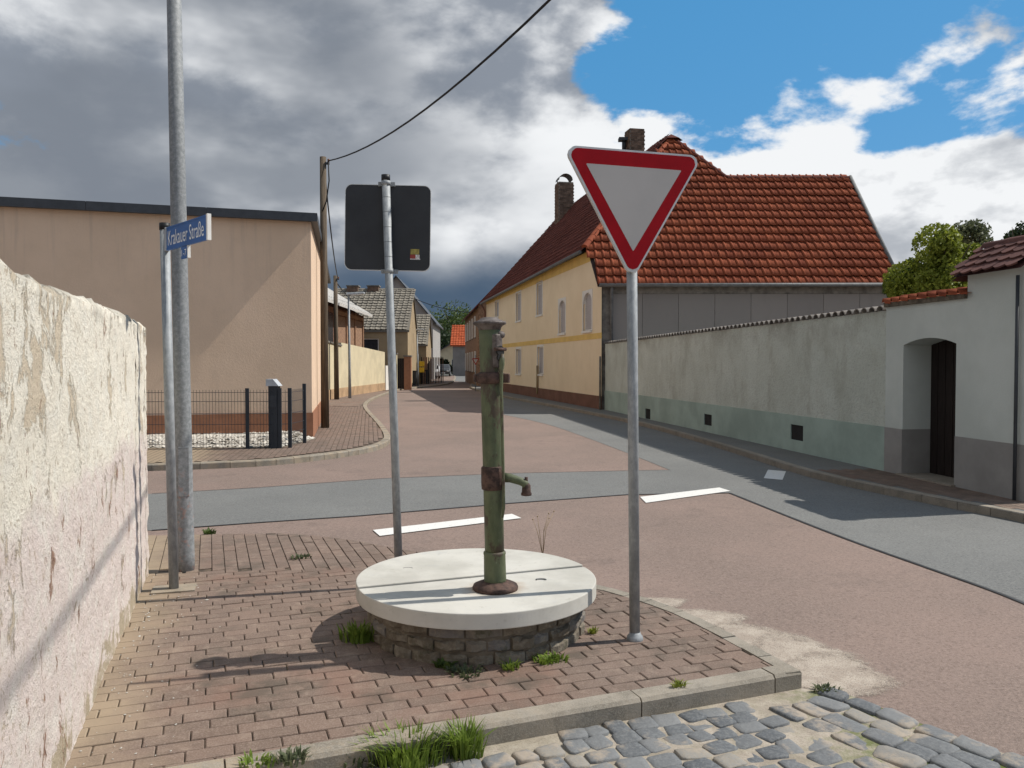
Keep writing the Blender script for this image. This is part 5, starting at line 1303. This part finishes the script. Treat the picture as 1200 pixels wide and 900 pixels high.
def gable_house(name, o, e, dvec, L_, Dp, zw, zr, wall, roofm, label, ridge='e', wins=(), tiles=None, over=.25, parent_cat='house', chim=(), winmat='window_dark'):
    # o: near-left base corner, e along the front (seen from -dvec side), dvec into depth; ridge along e (slope faces us) or along dvec (gable faces us)
    o = Vector(o); e = Vector(e).normalized(); dv = Vector(dvec).normalized(); t = thing(name, o, label, parent_cat); z = Vector((0, 0, 1))
    P = lambda u, h, w=0: o+e*u+dv*w+z*h
    holes = [(u-w_/2, u+w_/2, h, h+hh_) for u, h, w_, hh_ in wins]
    m = MB(); 
    Pf = facade(m, P(0, 0), P(L_, 0), -.2, zw, holes, .12)
    m.quad(P(L_, -.2), P(L_, -.2, Dp), P(L_, zw, Dp), P(L_, zw)); m.quad(P(0, -.2, Dp), P(0, -.2), P(0, zw), P(0, zw, Dp)); m.quad(P(L_, -.2, Dp), P(0, -.2, Dp), P(0, zw, Dp), P(L_, zw, Dp))
    if ridge == 'e': m.poly([P(L_, zw), P(L_, zw, Dp), P(L_, zr, Dp/2)]); m.poly([P(0, zw, Dp), P(0, zw), P(0, zr, Dp/2)])
    else: m.poly([P(0, zw), P(L_, zw), P(L_/2, zr)]); m.poly([P(0, zw, Dp), P(L_, zw, Dp), P(L_/2, zr, Dp)])
    m.build('wall', wall, t)
    for hs_ in holes: window(t, Pf, *hs_, .12, frame_mat='white_trim' if winmat == 'window_dark' else wall, pane_mat=winmat, fw=.06)
    r_ = MB(); th = .14
    if ridge == 'e':
        k = over*(zr-zw)/(Dp/2); q = [P(-over, zw-k, -over), P(L_+over, zw-k, -over), P(L_+over, zr, Dp/2), P(-over, zr, Dp/2)]; q2 = [P(-over, zr, Dp/2), P(L_+over, zr, Dp/2), P(L_+over, zw-k, Dp+over), P(-over, zw-k, Dp+over)]
    else:
        k = over*(zr-zw)/(L_/2); q = [P(-over, zw-k, -over), P(L_/2, zr, -over), P(L_/2, zr, Dp+over), P(-over, zw-k, Dp+over)]; q2 = [P(L_/2, zr, -over), P(L_+over, zw-k, -over), P(L_+over, zw-k, Dp+over), P(L_/2, zr, Dp+over)]
    for qq in (q, q2): r_.hexa(qq+[v+z*th for v in qq])
    rf = r_.build('roof', roofm, t)
    if tiles and ridge == 'e':
        qq = [v+z*(th+.01) for v in q]; tile_roof(rf, qq[0], qq[1]-qq[0], qq[3]-qq[0], qq, .34, .36, tiles, limit=0, amp=.03, lift=.06, seg=4)
    if ridge == 'e': ridge_run(rf, P(-over, zr+th, Dp/2), P(L_+over, zr+th, Dp/2), .14, .5, roofm if roofm in MATS else tiles, pieces=False)
    for u, w, h, s_ in chim: MB().box(P(u, h-.7, w), (s_, s_, 1.9), e).build('chimney', 'chimney_brick', rf); MB().box(P(u, h+.27, w), (s_+.1, s_+.1, .08), e).build('chimney_cap', 'old_concrete', rf)
    return t, P
# tan house, roof slope towards us
gable_house('tan_house', (-11.6, 51.0, 0), (1, 0, 0), (-.06, 1, 0), 5.05, 9.6, 3.65, 6.55, 'tan_render', 'grey_tile', 'tan house with a grey tiled roof beyond the cream garden wall', 'e', [(2.65, 1.75, 1.15, 1.45), (.9, 1.75, 1.0, 1.4)], 'grey_tile', over=.1, chim=((1.0, 4.8, 6.65, .75), (2.4, 4.8, 6.65, .75)))
t = thing('gate', (-6.75, 50.2, 0), 'dark yard gate between two brown posts beside the tan house', 'gate')
for dx, h_, mt in ((0, 2.2, 'cream_wall'), (.9, 2.05, 'terracotta_plinth')):
    MB().box((-7.35+dx, 50.3-.1*dx, h_/2), (.42, .42, h_), (1, 0, 0)).build('gate_post', mt, t); MB().box((-7.35+dx, 50.3-.1*dx, h_+.04), (.5, .5, .08), (1, 0, 0)).build('post_cap', 'old_concrete', t)
for k in range(3): MB().box((-7.03+k*.14, 50.2, 1.0), (.125, .05, 1.9), (1, -.1, 0)).build('board', 'dark_wood', t)
# lower shed, tall pale gable house, notice boards
gable_house('shed', (-8.5, 62.0, 0), (1, 0, 0), (-.05, 1, 0), 1.95, 7.5, 3.0, 5.35, 'tan_render', 'grey_tile', 'small shed with a steep grey tiled roof before the pale gable', 'e', [], 'grey_tile', over=.12)
gable_house('gable_house', (-14.6, 78.0, 0), (1, 0, 0), (-.03, 1, 0), 7.0, 12, 5.75, 9.9, 'pale_render', 'slate_fascia', 'tall pale grey house with its dark edged gable towards the street', 'd', [(4.4, 6.0-.6, .8, 1.0)] if False else [(6.2, 3.9, .7, 1.1)], over=.35)
t = thing('board_fence', (-6.9, 60, 0), 'dark brown board fence in front of the shed', 'fence')
for k in range(14): MB().box((-6.75+.085*k, 60.5+.45*k, 1.05), (.07, .46, 2.1), (1, .1, 0)).build('board', 'barn_timber' if k % 4 else 'dark_wood', t)
t = thing('notice_board', (-6.2, 58.5, 0), 'pair of yellow notice boards on a thin post', 'sign')
nb = D(494, 440, 58.5); MB().tube([(nb.x-.25, 58.5, 0), (nb.x-.25, 58.5, 2.3)], .03, 8).build('post', 'galvanised', t)
for y0 in (426.5, 433.5): q = D(494.3, y0, 58.4); MB().box((q.x, 58.4, q.z), (.36, .03, .36), (1, 0, 0)).build('board', 'board_yellow', t, bevel=.01)
t = thing('wheelie_bins', (-5.8, 57, 0), 'two dark wheeled rubbish bins standing by the board fence', 'bin') if False else None
for k, (px, yy) in enumerate(((483.5, 56.0), (497, 61.5))):
    q = G(px, 453 if k == 0 else 450, .07); q = Vector(((px-600)/F*yy, yy, .07)); t = thing('wheeled_bin', q, ('dark wheeled rubbish bin beside the tan house gate post', 'dark wheeled rubbish bin by the board fence and notice boards')[k], 'bin')
    MB().hexa([q+Vector(v) for v in ((-.24, -.25, .05), (.24, -.25, .05), (.24, .25, .05), (-.24, .25, .05), (-.29, -.32, 1.0), (.29, -.32, 1.0), (.29, .32, 1.0), (-.29, .32, 1.0))]).build('bin_body', 'anthracite', t); MB().box(q+Vector((0, 0, 1.03)), (.62, .68, .07), (1, 0, 0)).build('lid', 'black_plastic', t, bevel=.02)
    for sx in (-.2, .2): MB().tube([q+Vector((sx-.03, .25, .1)), q+Vector((sx+.03, .25, .1))], .1, 10).build('wheel', 'tyre', t)
# cars at the far end
def car(p, ang, col, label):
    t = thing('parked_car', p, label, 'car', 'cars parked at the far end'); p = Vector(p); M_ = Matrix.Rotation(ang, 3, 'Z'); X = lambda x, y, z: p+M_ @ Vector((x, y, z))
    prof = [(-2.0, .35), (-2.05, .75), (-1.9, .95), (-1.35, 1.02), (-.75, 1.45), (.75, 1.48), (1.55, 1.0), (2.0, .9), (2.05, .4)]; n = len(prof); m = MB(); vs = []
    for y, k in ((-.82, 0), (.82, 1)):
        for x, z in prof: vs.append(X(x, y*(.86 if z > 1.1 else 1), z))
    m.add(vs, [tuple(range(n)), tuple(2*n-1-i for i in range(n))]+[((i+1) % n, i, n+i, n+(i+1) % n) for i in range(n)], False); b = m.build('body', col, t, bevel=.04)
    for sy in (-1, 1):
        m = MB(); m.add([X(-1.15, sy*.80, 1.03), X(1.2, sy*.80, 1.03), X(.7, sy*.725, 1.4), X(-.7, sy*.725, 1.4)], [(0, 1, 2, 3)]); m.build('side_window', 'window_dark', t)
        for sx in (-1.25, 1.25): w = MB().tube([X(sx, sy*.68, .32), X(sx, sy*.86, .32)], .32, 16).build('wheel', 'tyre', t); MB().tube([X(sx, sy*.855, .32), X(sx, sy*.87, .32)], .2, 12).build('rim', 'pale_cap', w)
    for (x0, z0, x1, z1) in ((-1.36, 1.04, -.8, 1.42), (1.53, 1.03, .82, 1.44)):
        m = MB(); dx = .02*(-1 if x0 < 0 else 1); m.add([X(x0+dx, -.68, z0), X(x0+dx, .68, z0), X(x1+dx, .62, z1), X(x1+dx, -.62, z1)], [(0, 1, 2, 3)]); m.build('windscreen', 'window_dark', t)
    for sy in (-.6, .6): MB().box(X(-2.05, sy, .72), (.04, .3, .14), M_ @ Vector((1, 0, 0))).build('headlight', 'white_trim', t)
    MB().box(X(-2.06, 0, .48), (.03, .5, .12), M_ @ Vector((1, 0, 0))).build('number_plate', 'white_trim', t)
car((-8.3, 84, .0), R(90+6), 'car_white', 'white car parked below the tall pale gable')
car((-8.2, 97, .0), R(90+3), 'car_dark', 'dark grey car parked beyond the white car')
# far end: little yellow house, red roofed house, brick house on the right, far sign
gable_house('cottage', (-11.8, 118, 0), (1, 0, 0), (0, 1, 0), 6.0, 8, 2.6, 4.4, 'cream_wall', 'slate_fascia', 'small cream cottage with a dark gable at the end of the street', 'd', [(3.4, 1.1, .8, 1.1), (4.8, 1.1, .8, 1.1)], over=.6)
t = thing('low_hedge', (-9, 112, 0), 'low dark hedge before the cream cottage', 'hedge')
gable_house('grey_house', (-7.6, 104, 0), (1, 0, 0), (.02, 1, 0), 6.0, 6, 4.0, 6.4, 'grey_render', 'orange_tile', 'grey rendered house with a bright orange red roof at the street end', 'e', [], 'orange_tile', over=.3, chim=((3.4, 3.2, 6.4, .5),))
gable_house('brick_house', (-2.35, 56.0, 0), (1, -.05, 0), (-.11, 1, 0), 8.5, 17, 5.6, 10.0, 'brick_wall', 'brown_tile', 'brick house with tall narrow windows behind the yellow house', 'd', [], over=.3)
bh = [o for o in bpy.data.objects if o.name.startswith('brick_house')][0]
a, b = Vector((-2.35-.11*17, 73, 0)), Vector((-2.37, 56.0, 0)); mm = MB(); dB = (b-a).normalized(); PB = lambda u, z, w=0: a+dB*u+Vector((-dB.y, dB.x, 0))*w+Vector((0, 0, z))
for k in range(5):
    for z0 in (1.0, 3.5): window(bh, PB, 1.5+k*3.2, 2.4+k*3.2, z0, z0+1.5, -.02, fw=.08)
t = thing('give_way_sign', D(557, 460, 47), 'small distant give way sign at the roadside by the brick house', 'road sign')
q = D(557.3, 456, 47.0); q.z = .05; ORG[t] = Vector(t.location)
MB().tube([q, D(557.3, 416, 47.0)], .03, 8).build('pole', 'galvanised', t)
q2 = D(557.3, 424, 46.93); tr = round_poly([(0, 0), (.23, .4), (-.23, .4)], .03, 3)
pb2 = plate(tr, q2+Vector((0, 0, -.2)), Vector((.9, .43, 0)).normalized(), Vector((0, 0, 1)), Vector((.43, -.9, 0)).normalized(), -.01, .004).build('sign_plate', 'sign_red', t)
plate(round_poly([(0, .09), (.15, .35), (-.15, .35)], .01, 2), q2+Vector((0, 0, -.2)), Vector((.9, .43, 0)).normalized(), Vector((0, 0, 1)), Vector((.43, -.9, 0)).normalized(), .004, .008).build('white_field', 'sign_white', pb2)
# ================================================================== TREES AND PLANTS
def leaf_cloud(mb, c, r, n, size, squash=(1, 1, 1), lobes=9, seed=1, hole=.35):
    rnd = random.Random(seed); c = Vector(c); L_ = []
    for k in range(lobes):
        d = Vector((rnd.gauss(0, 1), rnd.gauss(0, 1), rnd.gauss(0, .8))).normalized()*rnd.uniform(.35, .78); L_.append((d, rnd.uniform(.24, .46)))
    L_.append((Vector((0, 0, 0)), .5)); k = 0
    while k < n:
        d, lr = rnd.choice(L_); v = Vector((rnd.gauss(0, 1), rnd.gauss(0, 1), rnd.gauss(0, 1))).normalized()*lr*rnd.uniform(.55, 1.0)**.5
        p = d+v
        if mn.noise(p*3.1+Vector((seed, 0, 0))) < -hole*.5 and rnd.random() < .8: continue
        k += 1; p = c+Vector((p.x*r*squash[0], p.y*r*squash[1], p.z*r*squash[2])); a = Vector((rnd.gauss(0, 1), rnd.gauss(0, 1), rnd.gauss(0, 1))).normalized(); b = a.orthogonal().normalized(); s_ = size*rnd.uniform(.6, 1.3); w_ = a.cross(b)
        mb.add([p-b*s_, p+w_*s_*.5, p+b*s_, p-w_*s_*.5], [(0, 1, 2, 3)])
def tree(name, base, c, r, n, size, mat, label, squash=(1, 1, 1), seed=1, group=None, tr=.15):
    t = thing(name, base, label, 'tree', group); m = MB(); base = Vector(base); c = Vector(c)
    m.tube([base-Vector((0, 0, .1)), base.lerp(c, .5)+Vector((.1, 0, 0)), c], [tr, tr*.75, tr*.4], 8)
    rnd = random.Random(seed)
    for k in range(7):
        d = Vector((rnd.uniform(-1, 1)*squash[0], rnd.uniform(-1, 1)*squash[1], rnd.uniform(-.3, .9)*squash[2]))*r*.75; s0 = base.lerp(c, rnd.uniform(.5, .9)); m.tube([s0, s0.lerp(c+d, .5)+Vector((0, 0, .1*r)), c+d], [tr*.4, tr*.25, tr*.08], 6)
    m.build('trunk', 'bark', t); m = MB(); leaf_cloud(m, c, r, n, size, squash, 24, seed); m.build('crown', mat, t); return t
q = D(1101, 312, 19.5); tree('garden_tree', (q.x, q.y, 0), q, 1.5, 17000, .055, 'leaf_bright', 'bright yellow green garden tree behind the boundary wall', (.78, .9, .74), 3, tr=.09)
q2 = D(1068, 328, 20.6); tree('garden_tree', (q2.x, q2.y, 0), q2, .85, 5000, .055, 'leaf_mid', 'darker green foliage added as the shaded inside of the bright garden tree', (.8, .9, .85), 33, tr=.06)  # added foliage, its darker green stands for shade inside the crown
q = D(1134, 276, 34); tree('garden_tree', (q.x, q.y, 0), q, 1.1, 2600, .085, 'leaf_dull', 'small feathery tree top beyond the bright garden tree', (.9, 1, .8), 5)
q = D(1196, 281, 40); tree('garden_tree', (q.x, q.y, 0), q, 1.1, 2200, .10, 'leaf_dark', 'dark tree top rising behind the tiled gate roof', (1, 1, .75), 8)
far = [(522, 395, 190, 9.5, 'leaf_mid'), (535, 387, 200, 8.5, 'leaf_mid'), (551, 388, 205, 9, 'leaf_mid'), (512, 402, 180, 8, 'leaf_dark'), (528, 410, 175, 8, 'leaf_dark'), (545, 402, 185, 9, 'leaf_mid'), (565, 392, 210, 9, 'leaf_mid'), (498, 400, 195, 8, 'leaf_mid')]
for k, (x, y, Y, r_, mt) in enumerate(far):
    q = D(x, y, Y); tree('far_tree', (q.x, q.y, 0), q, r_, 4000, .32, mt, 'leafy tree in the dense row beyond the end of the street', (.9, .9, .85), 20+k, 'trees beyond the end of the street', tr=.4)
hd_ = [o for o in bpy.data.objects if o.name.startswith('low_hedge')][0]
m = MB(); 
for k in range(6): leaf_cloud(m, (-10.6+k*.75, 112, .95), .95, 260, .14, (1, .8, 1), 5, 50+k)
m.build('foliage', 'leaf_dark', hd_)
q = D(519, 428, 108); t = thing('bush', (q.x, q.y, 0), 'dark round bush before the cream cottage', 'bush'); m = MB(); leaf_cloud(m, (q.x, q.y, 1.5), 1.6, 900, .16, (1, 1, 1), 6, 70); m.build('foliage', 'leaf_dark', t)
def tuft(p, n, h, spread, mat, label, seed, cat='grass', name='grass_tuft', wid=.006, lean=1.0):
    rnd = random.Random(seed); m = MB(); p = Vector(p)
    for k in range(n):
        a = rnd.uniform(0, 6.28); r0 = spread*rnd.random()**.7; b = p+Vector((r0*math.cos(a), r0*math.sin(a)*.7, 0)); L_ = h*rnd.uniform(.45, 1.05); out = Vector((math.cos(a+rnd.uniform(-.7, .7)), math.sin(a+rnd.uniform(-.7, .7)), 0))*lean*rnd.uniform(.15, .8); sd = Vector((-out.y, out.x, 0)).normalized()*wid*rnd.uniform(.6, 1.3)
        q1 = b+Vector((0, 0, L_*.55))+out*L_*.25; q2 = b+Vector((0, 0, L_*(.95-.25*out.length)))+out*L_*.8
        m.add([b-sd, b+sd, q1+sd*.9, q1-sd*.9, q2], [(0, 1, 2, 3), (3, 2, 4)])
    o = m.build(name, mat); o.location = (0, 0, 0); return tag(o, label, cat)
gz = -.092
tuft(G(476, 894, gz), 380, .17, .17, 'leaf_grass', 'broad green grass clump growing at the foot of the kerb', 1, wid=.005)
tuft(G(545, 886, gz), 220, .18, .08, 'leaf_grass', 'upright grass clump growing against the kerb beside the setts', 2, wid=.0045)
tuft(G(415, 892, gz), 150, .10, .14, 'leaf_dull', 'low dull green weeds at the foot of the kerb', 3, 'weeds', 'weed', wid=.007, lean=1.6)
tuft(G(440, 880, gz), 130, .13, .10, 'leaf_dull', 'grey green weed between the two grass clumps', 13, 'weeds', 'weed', wid=.006, lean=1.4)
tuft(G(420, 750, 0), 190, .12, .11, 'leaf_grass', 'grass growing in the shade of the well slab', 4, wid=.006)
tuft(G(645, 775, 0), 130, .05, .10, 'leaf_grass', 'low grass patch at the sunny foot of the well', 5, wid=.006, lean=1.6)
tuft(G(598, 784, 0), 45, .06, .05, 'leaf_grass', 'small grass sprig at the foot of the well', 6, wid=.006, lean=1.4)
tuft(G(545, 790, 0), 60, .045, .11, 'leaf_dull', 'flat weed spreading over the pavers before the well', 7, 'weeds', 'weed', wid=.008, lean=1.9)
tuft(G(522, 782, 0), 40, .05, .05, 'leaf_mid', 'dark leafy weed in the shade of the well', 17, 'weeds', 'weed', wid=.012, lean=1.6)
tuft(G(795, 805, 0), 40, .045, .035, 'leaf_bright', 'tiny yellowish grass sprig between pavers by the kerb', 8, wid=.005, lean=1.5)
tuft(G(968, 810, -.09), 80, .04, .07, 'leaf_dull', 'dry weed at the outer corner of the kerb', 9, 'weeds', 'weed', wid=.006, lean=1.7)
tuft(G(695, 742, 0), 30, .05, .03, 'leaf_bright', 'small sprig between the well and the give way pole', 10, lean=1.4)
tuft(G(245, 626, -.02), 40, .07, .06, 'leaf_mid', 'small dark weed at the far edge of the pavement', 11, 'weeds', 'weed', wid=.01, lean=1.7)
tuft(G(352, 654, 0), 45, .05, .09, 'leaf_dull', 'flat weed growing out of the rear pavers', 12, 'weeds', 'weed', wid=.008, lean=1.9)
for k, (px, py, n_, h_, mt) in enumerate(((340, 893, 70, .06, 'leaf_dull'), (300, 897, 50, .05, 'leaf_grass'), (510, 872, 60, .08, 'leaf_grass'), (385, 882, 60, .08, 'leaf_grass'))):
    tuft(G(px, py, gz if k > 1 else 0), n_, h_, .08, mt, ('flat dull weed on the dirty end of the kerb', 'short grass sprig on the dirty end of the kerb', 'short grass filling the gap between the grass clumps', 'short grass sprig before the dull weeds at the kerb')[k], 60+k, wid=.006, lean=1.5)
# dry twig behind the well
b = G(636, 652, 0); m = MB(); 
for k in range(5):
    a = random.uniform(-.12, .12); h = random.uniform(.12, .3); p0 = b+Vector((0, 0, .0)); pm = b+Vector((a*.4, .0, .16+h*.4)); pt = b+Vector((a+.03, .02*k, .18+h)); m.tube([p0, pm, pt], [.003, .0025, .0015], 5); m.lathe(pt, [(.002, -.006), (.007, 0), (.002, .007)], 6)
tag(m.build('dry_twig', 'straw'), 'thin dry seed stalk standing behind the well cover', 'plant')
# stray straws and chips of plaster along the foot of the wall
m = MB()
for k in range(150):
    y = random.uniform(3.3, 6.4); x = WL(y).x+abs(random.gauss(.02, .22))+.02; s_ = random.uniform(.002, .006); a = random.random()*6.3; M_ = Matrix.Rotation(a, 3, 'Z')
    if random.random() < .03: s_ *= 2
    m.add([M_ @ Vector((v.x*s_*1.5, v.y*s_, v.z*s_*.5))+Vector((x, y, .003)) for v in ico], icf)
tag(m.build('plaster_crumbs', 'slab_concrete'), 'small pale plaster crumbs fallen on the pavers along the wall foot', 'rubble', kind='stuff')
